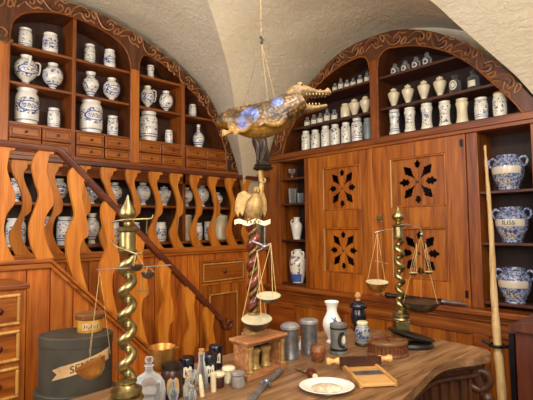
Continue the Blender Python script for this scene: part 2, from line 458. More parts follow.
ww = [(-2.5, .4, 1.2), (-2.5, .6, 2.2), (-2.5, 1.1, 3.0), (-2.5, 2.3, 3.6), (-2.5, 3.5, 3.0), (-2.5, 4.0, 2.2), (-2.5, 4.25, 1.2)]
cb = MB()
def cell(ga, gb, wall, n=48, m=26):
    G = resample(ga, n)[:-1] + resample(gb, n)[::-1]
    W = resample(wall, len(G)); vs = []; fs = []
    for i, (a, b) in enumerate(zip(G, W)):
        for j in range(m + 1):
            t = j / m; p = a.lerp(b, t)
            e = math.sin(PI * t)
            q = noise.noise(Vector((p.x*1.7, p.y*1.7, p.z*1.7))) * .022 + noise.noise(Vector((p.x*6, p.y*6, p.z*9))) * .007
            p = p + Vector((0, 0, q * min(1, 4*e)))
            vs.append(p)
    for i in range(len(G) - 1):
        for j in range(m): fs.append((i*(m+1)+j, (i+1)*(m+1)+j, (i+1)*(m+1)+j+1, i*(m+1)+j+1))
    cb.add(vs, fs)
cell(g1, g2, wr); cell(g0, g1, wl); cell(g2, g3, wn); cell(g3, g0, ww)
struct('ceiling', cb, 'plaster', smooth=35, recalc=False)

# ------------------------------------------------------------------ arched cabinets
def motif_band(path, width, fn, w, parent, rad=.0085, step=.235, flip=False):
    """vine scrolls with raised edges carved along an arched band (path = centre line)"""
    P = [Vector((a, b)) for a, b in path]; L = [0]
    for a, b in zip(P, P[1:]): L.append(L[-1] + (b - a).length)
    def at(s, n):
        s = min(max(s, 0), L[-1] - 1e-4); j = max(i for i in range(len(L)-1) if L[i] <= s)
        t = (P[j+1]-P[j]).normalized(); p = P[j] + t*(s - L[j]); nn = Vector((-t.y, t.x))
        q = p + nn*n*width; return (q.x, q.y)
    rel = MB(); leaf = MB(); k = 0; s = .02
    while s + step < L[-1]:
        sg = 1 if k % 2 == 0 else -1
        if flip: sg = -sg
        c1 = [(0, -.40), (.16, .10), (.36, .38), (.58, .36), (.74, .12), (.70, -.12), (.60, -.10), (.60, .04)]
        c2 = [(.10, -.38), (.26, -.18), (.42, -.02), (.52, -.24), (.66, -.40), (.82, -.30), (.98, -.40)]
        c3 = [(.80, .36), (.86, .12), (.96, -.06), (1.0, .2), (.90, .40), (.80, .36)]
        for c in (c1, c2, c3):
            q = spl2(c, 5)
            rel.tube([Vector(fn(*at(s + a*step, sg*b*.95), w)) for a, b in q], rad, 5)
        lf = spl2([(.06, -.30), (.22, .12), (.40, .32), (.58, .28), (.66, .06), (.50, .10), (.36, -.04)], 4, True)
        leaf.fill([at(s + a*step, sg*b*.95) for a, b in lf], [], w - .018, w + .004, fn)
        s += step; k += 1
    leaf.build('carved_leaves', 'carved', parent, bevel=.003)
    rel.build('carved_scrollwork', 'relief', parent, smooth=60)

def offset_mid(a, b): return [((p[0]+q[0])/2, (p[1]+q[1])/2) for p, q in zip(a, b)]
def eqpts(pts, n):
    P = resample([(a, b, 0) for a, b in pts], n); return [(p.x, p.y) for p in P]

# ---- cabinet on the left wall (front plane y = 4.0, axis x = 1.47)
AX = 1.47
half = [(0, 3.625), (.26, 3.61), (.53, 3.53), (.83, 3.43), (1.10, 3.305), (1.36, 3.13), (1.57, 2.93), (1.76, 2.66), (1.885, 2.40), (1.93, 2.235)]
hc = spl2(half, 6)
outer = [(AX + a, b) for a, b in hc] + [(AX - a, b) for a, b in hc[::-1][:-1]]
cen = spl2([(.945, 3.10), (.955, 3.27), (1.01, 3.37), (1.10, 3.43), (1.28, 3.485), (1.447, 3.50), (1.66, 3.475), (1.84, 3.42), (1.95, 3.34), (2.00, 3.22), (2.008, 3.10)], 5)
cen = [(.945, 2.235)] + cen + [(2.008, 2.235)]
rb = spl2([(2.092, 3.10), (2.098, 3.24), (2.14, 3.325), (2.22, 3.34), (2.42, 3.27), (2.63, 3.155), (2.82, 3.01), (3.0, 2.83), (3.11, 2.66), (3.175, 2.50), (3.20, 2.40)], 5)
rb = [(2.092, 2.235)] + rb + [(3.20, 2.235)]
lb = [(2*AX - a, b) for a, b in rb]
cabL = thing('arched_wall_cabinet', 'tall red-brown wooden wall cabinet with carved arched top and small drawers, above the balustrade', 'cabinet', (AX, 4.0, 2.2))
oL = (AX, 4.0, 2.2)
MB().fill(outer, [cen, rb, lb], 4.0, 4.27, LW).build('carved_arch', 'carved', cabL, org=oL, bevel=.006)
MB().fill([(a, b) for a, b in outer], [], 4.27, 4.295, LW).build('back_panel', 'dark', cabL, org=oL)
inn = eqpts([(AX + a, b) for a, b in spl2([(0, 3.51), (.4, 3.46), (.75, 3.37), (1.0, 3.235), (1.3, 3.05), (1.53, 2.83), (1.67, 2.58), (1.72, 2.40), (1.73, 2.30)], 6)], 60)
mid = offset_mid(eqpts([(AX + a, b) for a, b in hc], 60), inn)
mid = [(2*AX - a, b) for a, b in mid[::-1][:-1]] + mid
motif_band(mid, .15, LW, 3.998, cabL)
# beaded edge along the inner arch
MB().tube([Vector(LW(a, b, 3.998)) for a, b in cen], .008, 6).tube([Vector(LW(a, b, 3.998)) for a, b in rb], .008, 6).build('arch_moulding', 'cab_x', cabL, smooth=60, org=None).location = tuple(-Vector(oL))
for o in cabL.children:
    if o.name.startswith('carved_leaves') or o.name.startswith('carved_scroll'): o.location = tuple(-Vector(oL))
def cpart(name, m, *boxes, parent=cabL, org=oL, bevel=.004):
    b = MB()
    for q in boxes: b.box(*q)
    return b.build(name, m, parent, org=org, bevel=bevel)
for zt in (3.14, 2.82, 2.485):
    cpart('shelf', 'cab_x', (.945, 2.008, 4.02, 4.268, zt - .024, zt))
    x1 = {3.14: 2.66, 2.82: 3.04, 2.485: 3.20}[zt]
    cpart('shelf', 'cab_x', (2.092, x1, 4.02, 4.268, zt - .024, zt))
cpart('divider', 'cab_z', (1.452, 1.486, 4.012, 4.268, 2.235, 3.495))
cpart('divider', 'cab_z', (2.60, 2.645, 4.012, 4.268, 2.235, 3.165))
cpart('post', 'pine_z', (2.008, 2.092, 3.985, 4.02, 2.235, 3.16))
cpart('post', 'pine_z', (.862, .945, 3.985, 4.02, 2.235, 3.12))
cpart('base_rail', 'cab_x', (-.46, 3.40, 3.975, 4.29, 2.195, 2.236))
# end scroll
sc = MB()
c0 = Vector((3.325, 2.30))
sp = [(c0.x + (.062 - .0105*t)*math.cos(t*1.5 + .6), c0.y + (.062 - .0105*t)*math.sin(t*1.5 + .6)) for t in [i*.22 for i in range(24)]]
sc.tube([Vector(LW(a, b, 3.995)) for a, b in sp], .009, 6)
sc.build('scroll_end', 'relief', cabL, org=oL, smooth=60)
sc = MB().tube([Vector(LW(.895 + (.075 - .0115*t)*math.cos(-t*1.4 - .4), 3.18 + (.085 - .0125*t)*math.sin(-t*1.4 - .4), 3.99)) for t in [i*.22 for i in range(24)]], .010, 6)
sc.build('post_scroll', 'relief', cabL, org=oL, smooth=60)
# drawers with bevelled gilt-edged fields and turned knobs
def small_drawer(x0, x1, z0, z1, parent, org, knob=True):
    d = MB().box(x0, x1, 3.992, 4.22, z0, z1).build('drawer', 'cab_x', parent, org=org, bevel=.003)
    e = .016
    fr = MB()
    for q in ((x0 + .006, x1 - .006, z0 + .006, z0 + e), (x0 + .006, x1 - .006, z1 - e, z1 - .006), (x0 + .006, x0 + e, z0 + e, z1 - e), (x1 - e, x1 - .006, z0 + e, z1 - e)):
        fr.box(q[0], q[1], 3.983, 3.993, q[2], q[3])
    fr.build('moulding', 'door_x', d, org=org, bevel=.004)
    MB().box(x0 + .024, x1 - .024, 3.984, 3.993, z0 + .024, z1 - .024).build('field', 'door_x', d, org=org, bevel=.006)
    cx, cz = (x0 + x1)/2, (z0 + z1)/2
    MB().lathe([(.004, 0), (.005, .010), (.011, .016), (.011, .023), (.005, .028), (0, .029)], 10).xf(Matrix.Translation((cx, 3.985, cz)) @ Matrix.Rotation(PI/2, 4, 'X')).build('knob', 'turned', d, org=org, smooth=50)
    return d
for x0, x1 in ((.955, 1.198), (1.207, 1.447), (1.492, 1.742), (1.752, 2.003), (2.098, 2.345), (2.355, 2.596), (2.650, 2.900), (2.910, 3.185)):
    for z0, z1 in ((2.348, 2.455), (2.241, 2.342)): small_drawer(x0, x1, z0, z1, cabL, oL)
MB().box(.945, 3.20, 4.03, 4.24, 2.343, 2.3465).build('drawer_rail', 'cab_x', cabL, org=oL)

# open shelving under the drawers, behind the balustrade
sh = thing('open_shelving', 'dark open wooden shelving with two rows of jars behind the balusters', 'shelf unit', (1.9, 4.1, 1.35))
oS = (1.9, 4.1, 1.35)
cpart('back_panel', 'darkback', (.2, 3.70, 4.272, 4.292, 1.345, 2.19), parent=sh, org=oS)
cpart('shelf', 'cab_x', (.2, 3.68, 4.03, 4.272, 1.800, 1.825), parent=sh, org=oS)
cpart('shelf', 'cab_x', (.2, 3.68, 3.93, 4.272, 1.43, 1.455), parent=sh, org=oS)
for x in (.2, 1.55, 2.62, 3.40, 3.66): cpart('upright', 'cab_z', (x, x + .035, 4.02, 4.272, 1.455, 2.19), parent=sh, org=oS)
cpart('fascia', 'cab_x', (.2, 3.69, 4.02, 4.045, 2.06, 2.19), parent=sh, org=oS)

# ---- balusters: S-shaped sawn boards
BL = [(-.073, 1), (-.076, .93), (-.062, .85), (-.028, .77), (.004, .66), (.016, .57), (.008, .46), (-.024, .365), (-.058, .28), (-.079, .216), (-.068, .12), (-.026, 0)]
BR = [(.072, 1), (.070, .965), (.038, .955), (.034, .92), (.010, .875), (.012, .80), (.036, .716), (.068, .62), (.078, .54), (.070, .465), (.062, .45), (.044, .425), (.022, .405), (.004, .34), (-.004, .24), (.015, .15), (.055, .054), (.098, 0)]
BO = spl2(BL, 4)[::-1] + spl2(BR, 3)
NL = [(-.040, 1), (-.068, .93), (-.080, .83), (-.060, .70), (-.035, .58), (-.060, .45), (-.090, .30), (-.080, .14), (-.044, 0)]
NR = [(.077, 1), (.075, .970), (.050, .960), (.044, .92), (.034, .80), (.056, .69), (.077, .60), (.082, .51), (.070, .47), (.060, .45), (.036, .39), (.024, .27), (.044, .13), (.088, 0)]
def wide_baluster(x, y, z0, h, parent, org, shear=0):
    B = spl2([(a + .006, v) for a, v in NL], 5)[::-1] + spl2([(a - .018, v) for a, v in NR], 4)
    pts = [(x + a, z0 + v*h + a*shear) for a, v in B]
    return MB().fill(pts, [], y - .019, y + .019, LW).build('baluster', 'baluster', parent, org=org, bevel=.003)
def baluster(x, y, z0, h, parent, org, shear=0, ws=.005, amp=.92):
    B = spl2([(a*amp - ws, v) for a, v in BL], 4)[::-1] + spl2([(a*amp + ws, v) for a, v in BR], 3)
    pts = [(x + a, z0 + v*h + a*shear) for a, v in B]
    return MB().fill(pts, [], y - .017, y + .017, LW).build('baluster', 'baluster', parent, org=org, bevel=.003)
farB = thing('balustrade', 'straight wooden balustrade of S-shaped boards before the jar shelves, ending at the corner', 'balustrade', (2.2, 3.8, 1.33))
oF = (2.2, 3.8, 1.33)
for k in range(11): baluster(1.01 + .2345*k, 3.83, 1.395, .745, farB, oF)
MB().box(.25, 3.695, 3.795, 3.865, 2.140, 2.182).build('top_rail', 'rail', farB, org=oF, bevel=.008)
MB().box(.25, 3.695, 3.785, 3.875, 1.345, 1.397).box(.25, 3.695, 3.80, 3.86, 1.322, 1.345).build('bottom_rail', 'pine_x', farB, org=oF, bevel=.007)

# ---- panelling under it with a drawer and a door
pan = thing('wall_panelling', 'orange-brown vertical board panelling with a drawer and door, below the straight balustrade', 'panelling', (2.2, 3.83, 0))
oP = (2.2, 3.83, 0)
pb = MB(); xs = [.3, .52, .71, .93, 1.14, 1.36, 1.55, 1.77, 1.96, 2.18, 2.37, 2.55, 2.70]
for a, b in zip(xs, xs[1:]): pb.box(a + .003, b - .003, 3.83, 3.86, 0, 1.322)
pb.box(3.33, 3.66, 3.83, 3.86, 0, 1.322).box(2.70, 3.33, 3.83, 3.86, 1.245, 1.322)
pb.build('board_panel', 'plank', pan, org=oP, bevel=.003)
MB().box(2.70, 2.725, 3.822, 3.86, 0, 1.245).box(3.305, 3.33, 3.822, 3.86, 0, 1.245).box(2.725, 3.305, 3.822, 3.86, .985, 1.01).box(2.725, 3.305, 3.822, 3.86, 1.225, 1.245).build('frame', 'pine_z', pan, org=oP, bevel=.003)
d = MB().box(2.728, 3.302, 3.825, 3.95, 1.013, 1.222).build('drawer', 'door_x', pan, org=oP, bevel=.003)
MB().box(2.735, 3.295, 3.812, 3.826, 1.020, 1.036).box(2.735, 3.295, 3.812, 3.826, 1.199, 1.215).box(2.735, 2.751, 3.812, 3.826, 1.036, 1.199).box(3.279, 3.295, 3.812, 3.826, 1.036, 1.199).build('moulding', 'gilt', d, org=oP, bevel=.005)
MB().lathe([(.006, 0), (.008, .014), (.019, .024), (.019, .034), (.009, .042), (0, .043)], 12).xf(Matrix.Translation((3.015, 3.824, 1.12)) @ Matrix.Rotation(PI/2, 4, 'X')).build('knob', 'turned', d, org=oP, smooth=50)
dr = MB().box(2.728, 2.82, 3.827, 3.857, .04, .982).box(3.21, 3.302, 3.827, 3.857, .04, .982).box(2.82, 3.21, 3.827, 3.857, .89, .982).box(2.82, 3.21, 3.827, 3.857, .04, .13).build('door', 'door_z', pan, org=oP, bevel=.003)
MB().box(2.815, 3.215, 3.842, 3.855, .125, .895).build('door_panel', 'cab_z', dr, org=oP)
MB().box(2.82, 3.21, 3.822, 3.84, .872, .89).box(2.82, 2.836, 3.822, 3.84, .13, .872).box(3.194, 3.21, 3.822, 3.84, .13, .872).build('moulding', 'gilt', dr, org=oP, bevel=.005)

# ---- staircase with its own balustrade, handrail ending in a volute
st = thing('staircase', 'wooden staircase side with boarded flank, sloping dark handrail and S-shaped balusters, nearest the camera', 'staircase', (1.2, 3.15, 0))
oT = (1.2, 3.15, 0)
def strz(x): return 1.405 - max(0, x - 1.013) * .985
pb = MB(); xs = [.2, .36, .53, .70, .875, 1.02, 1.17, 1.33, 1.50, 1.66, 1.82, 1.99, 2.15, 2.30, 2.42]
for a, b in zip(xs, xs[1:]):
    a += .003; b -= .003; za, zb = strz(a) - .05, strz(b) - .05
    v = [(x, y, z) for y in (3.155, 3.185) for x, z in ((a, 0), (b, 0), (b, max(zb, .01)), (a, max(za, .01)))]
    pb.add(v, [(0, 1, 2, 3), (4, 7, 6, 5), (0, 4, 5, 1), (1, 5, 6, 2), (2, 6, 7, 3), (3, 7, 4, 0)])
pb.build('board_panel', 'plank', st, org=oT, bevel=.003)
def strip(pts, y0, y1, t):
    """moulding of thickness t hanging below a polyline in the xz plane"""
    top = pts; bot = [(a, b - t) for a, b in pts]
    return MB().fill(top + bot[::-1], [], y0, y1, LW)
sl = [(.2, 1.405), (1.013, 1.405), (2.42, 1.405 - .985*1.407)]
s1 = strip(sl, 3.115, 3.20, .028); s2 = strip([(a, b - .03) for a, b in sl], 3.13, 3.19, .035)
s1.v += [];  n0 = len(s1.v); s1.add(s2.v, s2.f)
s1.build('stringer', 'pine_x', st, org=oT, bevel=.006)
def hrz(x): return 2.118 - max(0, x - 1.065) * .973
for x in (.495, .73, .965): wide_baluster(x, 3.155, 1.405, .72, st, oT)
for x in (1.198, 1.432, 1.667, 1.902, 2.137, 2.335):
    z0 = strz(x) - .004
    wide_baluster(x, 3.155, z0, hrz(x) - z0 + .012, st, oT, shear=-.975)
# handrail
path = [(.2, 2.14), (1.04, 2.14), (1.075, 2.125), (2.44, .795), (2.475, .765)]
vol = [(2.525 + (.05 - .0065*t)*math.cos(R(215) + t*1.0), .742 + (.05 - .0065*t)*math.sin(R(215) + t*1.0)) for t in [i*.35 for i in range(22)]]
hp = path + vol
prof = [(-.028, -.022), (-.034, -.006), (-.034, .010), (-.022, .022), (.022, .022), (.034, .010), (.034, -.006), (.028, -.022)]
vs = []; fs = []
for i, p in enumerate(hp):
    a = Vector(hp[max(i-1, 0)]); b = Vector(hp[min(i+1, len(hp)-1)]); t = (b - a).normalized(); nn = Vector((-t.y, t.x))
    k = 1 if i < len(path) else max(.45, 1 - .028*(i - len(path)))
    for w, h in prof:
        q = Vector(p) + nn*h*(k if i >= len(path) else 1); vs.append((q.x, 3.155 + w*(1.0), q.y))
for i in range(len(hp) - 1):
    for k in range(8): fs.append((i*8+k, i*8+(k+1) % 8, (i+1)*8+(k+1) % 8, (i+1)*8+k))
fs += [tuple(range(8)), tuple((len(hp)-1)*8 + k for k in range(8))]
MB().add(vs, fs).build('handrail', 'rail', st, org=oT, smooth=40)
tb = MB()
for k in range(7):
    x = 1.05 + .2*k; tb.box(x - .02, x + .2, 3.19, 3.815, 1.19 - .197*(k+1), 1.19 - .197*(k+1) + .03)
    tb.box(x - .005, x + .015, 3.19, 3.815, 1.19 - .197*(k+1) + .03, 1.19 - .197*k)
tb.box(.2, 1.05, 3.19, 3.815, 1.16, 1.19)
tb.build('steps', 'cab_x', st, org=oT)

# ---- cabinet on the right wall (front plane x = 3.7, axis y = 2.35)
AY = 2.33
oR = (3.7, AY, 0)
cabR = thing('built_in_cupboard', 'large dark wooden cupboard with carved arched top, two fretwork doors and open side shelves', 'cupboard', oR)
half = [(0, 3.445), (.26, 3.425), (.55, 3.32), (.76, 3.19), (.97, 3.02), (1.18, 2.79), (1.31, 2.60), (1.42, 2.44)]
hl = spl2([(0, 3.445), (.26, 3.43), (.53, 3.35), (.78, 3.19), (1.06, 3.00), (1.27, 2.82), (1.40, 2.62), (1.48, 2.42)], 6)
hr = spl2(half, 6)
outer = [(AY + a, b) for a, b in hl] + [(AY - a, b) for a, b in hr[::-1][:-1]]
inL = spl2([(3.58, 2.43), (3.52, 2.59), (3.43, 2.72), (3.25, 2.94), (3.06, 3.11), (2.79, 3.235), (2.56, 3.28), (2.44, 3.27), (2.385, 3.20), (2.37, 3.06), (2.368, 2.9)], 5)
inL = inL + [(2.368, 2.43)]
inR = spl2([(2.288, 2.9), (2.285, 3.10), (2.265, 3.21), (2.20, 3.265), (2.10, 3.265), (1.86, 3.205), (1.62, 3.085), (1.41, 2.91), (1.25, 2.72), (1.11, 2.545), (1.04, 2.43)], 5)
inR = [(2.288, 2.43)] + inR
inL2 = [inL[0]] + inL[1:]
MB().fill(outer + [], [inL2, inR], 3.70, 4.02, RW).build('carved_arch', 'carved', cabR, org=oR, bevel=.006)
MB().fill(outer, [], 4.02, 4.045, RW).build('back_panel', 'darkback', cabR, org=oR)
inn = eqpts([(AY - a, b) for a, b in spl2([(0, 3.30), (.25, 3.262), (.48, 3.205), (.72, 3.085), (.93, 2.91), (1.09, 2.72), (1.23, 2.545), (1.30, 2.43)], 6)], 50)
mA = offset_mid(eqpts([(AY - a, b) for a, b in hr], 50), inn)
inn = eqpts([(AY + a, b) for a, b in spl2([(0, 3.30), (.24, 3.28), (.47, 3.235), (.74, 3.11), (.93, 2.94), (1.11, 2.72), (1.20, 2.59), (1.26, 2.43)], 6)], 50)
mB = offset_mid(eqpts([(AY + a, b) for a, b in hl], 50), inn)
before = set(cabR.children)
motif_band(mB[::-1][:-1] + mA, .145, RW, 3.698, cabR)
MB().tube([Vector(RW(a, b, 3.698)) for a, b in inL2], .008, 6).tube([Vector(RW(a, b, 3.698)) for a, b in inR], .008, 6).build('arch_moulding', 'cab_y', cabR, smooth=60)
for o in set(cabR.children) - before: o.location = tuple(-Vector(oR))
def rpart(name, m, *boxes, parent=cabR, bevel=.004):
    b = MB()
    for q in boxes: b.box(*q)      # x0 x1 y0 y1 z0 z1
    return b.build(name, m, parent, org=oR, bevel=bevel)
rpart('cornice', 'cab_y', (3.665, 4.02, .90, 3.83, 2.375, 2.43), (3.68, 4.02, .905, 3.825, 2.345, 2.376))
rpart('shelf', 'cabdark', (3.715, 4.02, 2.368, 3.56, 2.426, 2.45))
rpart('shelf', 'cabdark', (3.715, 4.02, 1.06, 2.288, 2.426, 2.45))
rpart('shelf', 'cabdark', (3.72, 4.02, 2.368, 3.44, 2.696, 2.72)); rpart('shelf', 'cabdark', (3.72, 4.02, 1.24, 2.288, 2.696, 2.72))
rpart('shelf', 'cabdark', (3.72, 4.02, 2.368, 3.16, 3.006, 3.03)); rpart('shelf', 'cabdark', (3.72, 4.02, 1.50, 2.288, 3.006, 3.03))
rpart('post', 'cab_z', (3.688, 3.72, 2.29, 2.366, 2.43, 3.20))
# frame: stiles between and beside the doors
rpart('stile', 'cab_z', (3.70, 4.02, 3.63, 3.82, .93, 2.345)); rpart('stile', 'cab_z', (3.70, 4.02, 3.185, 3.25, .93, 2.345))
rpart('stile', 'cab_z', (3.70, 4.02, 1.385, 1.475, .93, 2.345)); rpart('stile', 'cab_z', (3.70, 4.02, .90, 1.0, .93, 2.345))
rpart('end_panel', 'cab_z', (3.70, 3.73, 3.82, 3.93, 0, 2.345))
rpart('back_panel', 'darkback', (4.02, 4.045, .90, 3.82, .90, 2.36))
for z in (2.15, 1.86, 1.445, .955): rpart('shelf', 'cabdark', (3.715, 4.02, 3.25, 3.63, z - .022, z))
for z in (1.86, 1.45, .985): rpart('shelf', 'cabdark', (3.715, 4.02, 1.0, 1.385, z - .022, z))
# fretwork doors
def leaf(c, ang, r0, r1, w):
    prof = [(0, 0), (.16, .16), (.34, .36), (.44, .66), (.52, .62), (.58, .98), (.70, .80), (.76, .62), (.88, .40), (1, 0)]
    side = spl2(prof, 3); pts = side + [(t, -s) for t, s in side[::-1][1:-1]]
    ca, sa = math.cos(ang), math.sin(ang); o = []
    for t, s in pts:
        r = r0 + (r1 - r0)*t; q = s*w
        o.append((c[0] + ca*r - sa*q, c[1] + sa*r + ca*q))
    return o
def trefoil(c, ang, r0, r1, w):
    prof = [(0, 0), (.12, .45), (.26, .85), (.40, .62), (.48, 1.0), (.66, .92), (.70, .50), (.84, .42), (1, 0)]
    side = spl2(prof, 3); pts = side + [(t, -s) for t, s in side[::-1][1:-1]]
    ca, sa = math.cos(ang), math.sin(ang)
    return [(c[0] + ca*(r0+(r1-r0)*t) - sa*s*w, c[1] + sa*(r0+(r1-r0)*t) + ca*s*w) for t, s in pts]
def fret(door, y0, y1, z0, z1):
    c = ((y0+y1)/2, (z0+z1)/2); ky = (y1-y0)/.50; h = []
    for sy in (1, -1):
        for sz in (1, -1):
            a = math.atan2(sz*.98, sy*.85*ky); h.append(leaf(c, a, .032, .198, .042))
        h.append(trefoil(c, 0 if sy > 0 else PI, .075, .172*ky, .036))
        h.append(trefoil(c, PI/2*sy, .122, .198, .030))
    p = MB().fill([(y0, z0), (y1, z0), (y1, z1), (y0, z1)], h, 3.712, 3.722, RW).build('fretwork_panel', 'door_z', door, org=oR, bevel=.002)
    e = .016
    MB().box(3.690, 3.712, y1 - e, y1, z0, z1).build('moulding', 'gilt', door, org=oR, bevel=.006)
    MB().box(3.690, 3.712, y0 + e, y1 - e, z0, z0 + e).box(3.692, 3.712, y0, y0 + e, z0, z1).box(3.692, 3.712, y0 + e, y1 - e, z1 - e, z1).build('moulding', 'door_z', door, org=oR, bevel=.006)
    MB().lathe([(.013, 0), (.014, .008), (.006, .014), (0, .015)], 10).xf(Matrix.Translation((3.713, c[0], c[1])) @ Matrix.Rotation(-PI/2, 4, 'Y')).build('rosette_boss', 'turned', door, org=oR, smooth=50)
def cup_door(y0, y1, z0, z1, p):
    b = MB().box(3.69, 3.725, y0, p[0], z0, z1).box(3.69, 3.725, p[1], y1, z0, z1)
    for za, zb in ((z0, 1.115), (1.575, 1.755), (2.21, z1)): b.box(3.69, 3.725, p[0], p[1], za, zb)
    d = b.build('door', 'door_z', cabR, org=oR, bevel=.003)
    for za, zb in ((1.115, 1.575), (1.755, 2.21)): fret(d, p[0], p[1], za, zb)
    return d
dA = cup_door(2.385, 3.18, .93, 2.342, (2.505, 2.985))
dB = cup_door(1.48, 2.378, .93, 2.342, (1.65, 2.18))
MB().box(3.682, 3.69, 2.365, 2.39, .93, 2.342).build('cover_strip', 'pine_z', dB, org=oR, bevel=.004)
star = []
for k in range(16):
    a = 2*PI*k/16; r = .048 if k % 2 == 0 else .024; star.append((2.30 + r*math.cos(a), 1.66 + r*math.sin(a)))
MB().fill(star, [], 3.684, 3.69, RW).sphere((3.682, 2.30, 1.66), .012, 10, 6).build('key_plate', 'brass', dB, org=oR, bevel=.002)
MB().tube([(3.685, 2.30, 1.65), (3.66, 2.30, 1.645), (3.655, 2.30, 1.60)], .004, 6).build('key', 'brass', dB, org=oR)
for z in (1.0, 2.24): MB().box(3.682, 3.69, 1.495, 1.52, z, z + .06).build('hinge', 'iron', dB, org=oR)
# ledge and lower panelled base
rpart('ledge', 'cab_y', (3.60, 4.02, .90, 3.83, .885, .93), (3.64, 4.02, .905, 3.825, .855, .886), (3.655, 4.02, .91, 3.82, .835, .856), bevel=.008)
b = [(3.68, 4.02, .91, 3.82, .735, .835), (3.68, 4.02, .91, 3.82, 0, .22)]
for y0, y1 in ((3.41, 3.82), (2.50, 2.66), (1.36, 1.47), (.91, 1.0), (2.06, 2.16)): b.append((3.68, 4.02, y0, y1, .22, .735))
rpart('base_frame', 'cab_y', *b)
for y0, y1 in ((2.66, 3.41), (2.16, 2.50), (1.47, 2.06), (1.0, 1.36)):
    rpart('base_panel', 'door_z', (3.692, 3.71, y0, y1, .22, .735))
    rpart('base_moulding', 'cab_y', (3.672, 3.692, y0, y1, .72, .735), (3.672, 3.692, y0, y1, .22, .235), (3.672, 3.692, y0, y0 + .015, .235, .72), (3.672, 3.692, y1 - .015, y1, .235, .72))
# ------------------------------------------------------------------ jars on the shelves
PR = {
 'cyl': [(0, 0), (.80, 0), (.86, .02), (.84, .06), (.94, .12), (.98, .2), (1, .5), (.97, .76), (.88, .86), (.82, .90), (.84, .94), (.90, .97), (.88, 1), (.76, 1), (.74, .96), (0, .95)],
 'drum': [(0, 0), (.86, 0), (.90, .03), (.86, .07), (.97, .13), (1, .4), (.99, .72), (.93, .82), (.80, .88), (.79, .92), (.87, .96), (.86, 1), (.74, 1), (.72, .95), (0, .94)],
 'albarello': [(0, 0), (.92, 0), (1, .03), (.99, .10), (.88, .17), (.80, .34), (.78, .5), (.82, .66), (.96, .80), (.98, .86), (.84, .91), (.82, .94), (.92, .98), (.90, 1), (.78, 1), (.76, .96), (0, .95)],
 'square': [(0, 0), (.94, 0), (1, .04), (1, .72), (.95, .80), (.72, .86), (.70, .92), (.78, .96), (.76, 1), (.6, 1), (.58, .97), (0, .96)],
 'globe': [(0, 0), (.40, 0), (.46, .02), (.40, .07), (.30, .12), (.32, .18), (.60, .26), (.88, .38), (1, .54), (.94, .70), (.72, .82), (.46, .88), (.42, .92), (.52, .97), (.50, 1), (.38, 1), (.36, .95), (0, .93)],
 'pear': [(0, 0), (.46, 0), (.52, .02), (.46, .06), (.40, .12), (.56, .22), (.84, .38), (1, .54), (.92, .68), (.62, .78), (.50, .84), (.52, .92), (.64, 1), (.52, 1), (.44, .93), (0, .9)],
 'urn': [(0, 0), (.40, 0), (.46, .03), (.36, .08), (.50, .20), (.78, .42), (1, .66), (.98, .72), (.84, .76), (.52, .80), (.46, .84), (.56, .87), (.52, .92), (.26, .95), (.12, .97), (.13, .99), (0, 1)],
 'bottlevase': [(0, 0), (.60, 0), (.66, .02), (.60, .06), (.74, .16), (1, .36), (.96, .48), (.66, .62), (.34, .70), (.26, .80), (.28, .92), (.36, .98), (.34, 1), (.22, 1), (.18, .92), (0, .9)],
 'phial': [(0, 0), (.9, 0), (1, .04), (1, .55), (.9, .66), (.45, .74), (.40, .86), (.55, .92), (.55, .96), (.30, 1), (0, 1)],
 'stopper_bottle': [(0, 0), (.92, 0), (1, .05), (1, .52), (.88, .64), (.44, .72), (.42, .80), (.6, .83), (.3, .86), (.46, .93), (.3, 1), (0, 1)],
 'canister': [(0, 0), (.9, 0), (.93, .03), (.90, .06), (.94, .5), (1, .84), (1.06, .86), (1.06, .91), (.8, .94), (.3, .955), (.16, .97), (.2, .99), (0, 1)],
 'drugjar': [(0, 0), (.60, 0), (.64, .03), (.60, .07), (.72, .18), (.92, .36), (1, .56), (.98, .70), (.86, .82), (.68, .88), (.62, .92), (.70, .97), (.68, 1), (.56, 1), (.54, .95), (0, .93)],
 'amphora': [(0, 0), (.62, 0), (.66, .02), (.70, .08), (.86, .25), (1, .52), (.96, .70), (.70, .83), (.42, .89), (.40, .95), (.50, 1), (.40, 1), (.34, .95), (0, .93)],
 'jug': [(0, 0), (.60, 0), (.66, .03), (.66, .1), (.86, .34), (1, .56), (.90, .70), (.56, .80), (.48, .86), (.54, .95), (.62, 1), (.5, 1), (.42, .9), (0, .88)],
 'goblet': [(0, 0), (1, 0), (.95, .03), (.2, .10), (.14, .40), (.3, .5), (.8, .6), (.95, .8), (.9, 1), (.84, 1), (.86, .8), (.7, .64), (0, .56)],
 'beaker': [(0, 0), (.8, 0), (.86, .03), (.92, .5), (1, 1), (.94, 1), (.86, .5), (.8, .06), (0, .05)],
}
def jar(kind, r, h, mat, loc, label, cat, name, group=None, rotz=0, seg=24):
    p = PR[kind]
    o = MB().lathe([(a*r, b*h) for a, b in p], seg).build(name, mat, loc=loc, smooth=50, rotz=rotz)
    return tag(o, label, cat, group)
def add_handle(o, r, h, z0, z1, out, side=1, mat='white', rad=.008, name='handle'):
    z = (z0 + z1)/2*h
    pts = spline([(side*r*.78, 0, z1*h), (side*(r + out*.8), 0, z1*h - .004), (side*(r + out), 0, z + .01), (side*(r + out*.5), 0, z0*h + .01), (side*r*.80, 0, z0*h)], 5)
    MB().tube(pts, rad, 8).build(name, mat, o, smooth=60)
def add_spout(o, r, h, z, mat='white'):
    pts = spline([(0, -r*.85, z*h), (0, -r*1.15, z*h + .02), (0, -r*1.30, z*h + .05), (0, -r*1.34, z*h + .07)], 4)
    MB().tube(pts, [.014, .014, .013, .012, .012, .011, .011, .011, .011, .011, .010, .010, .010][:len(pts)], 10).build('spout', mat, o, smooth=60)
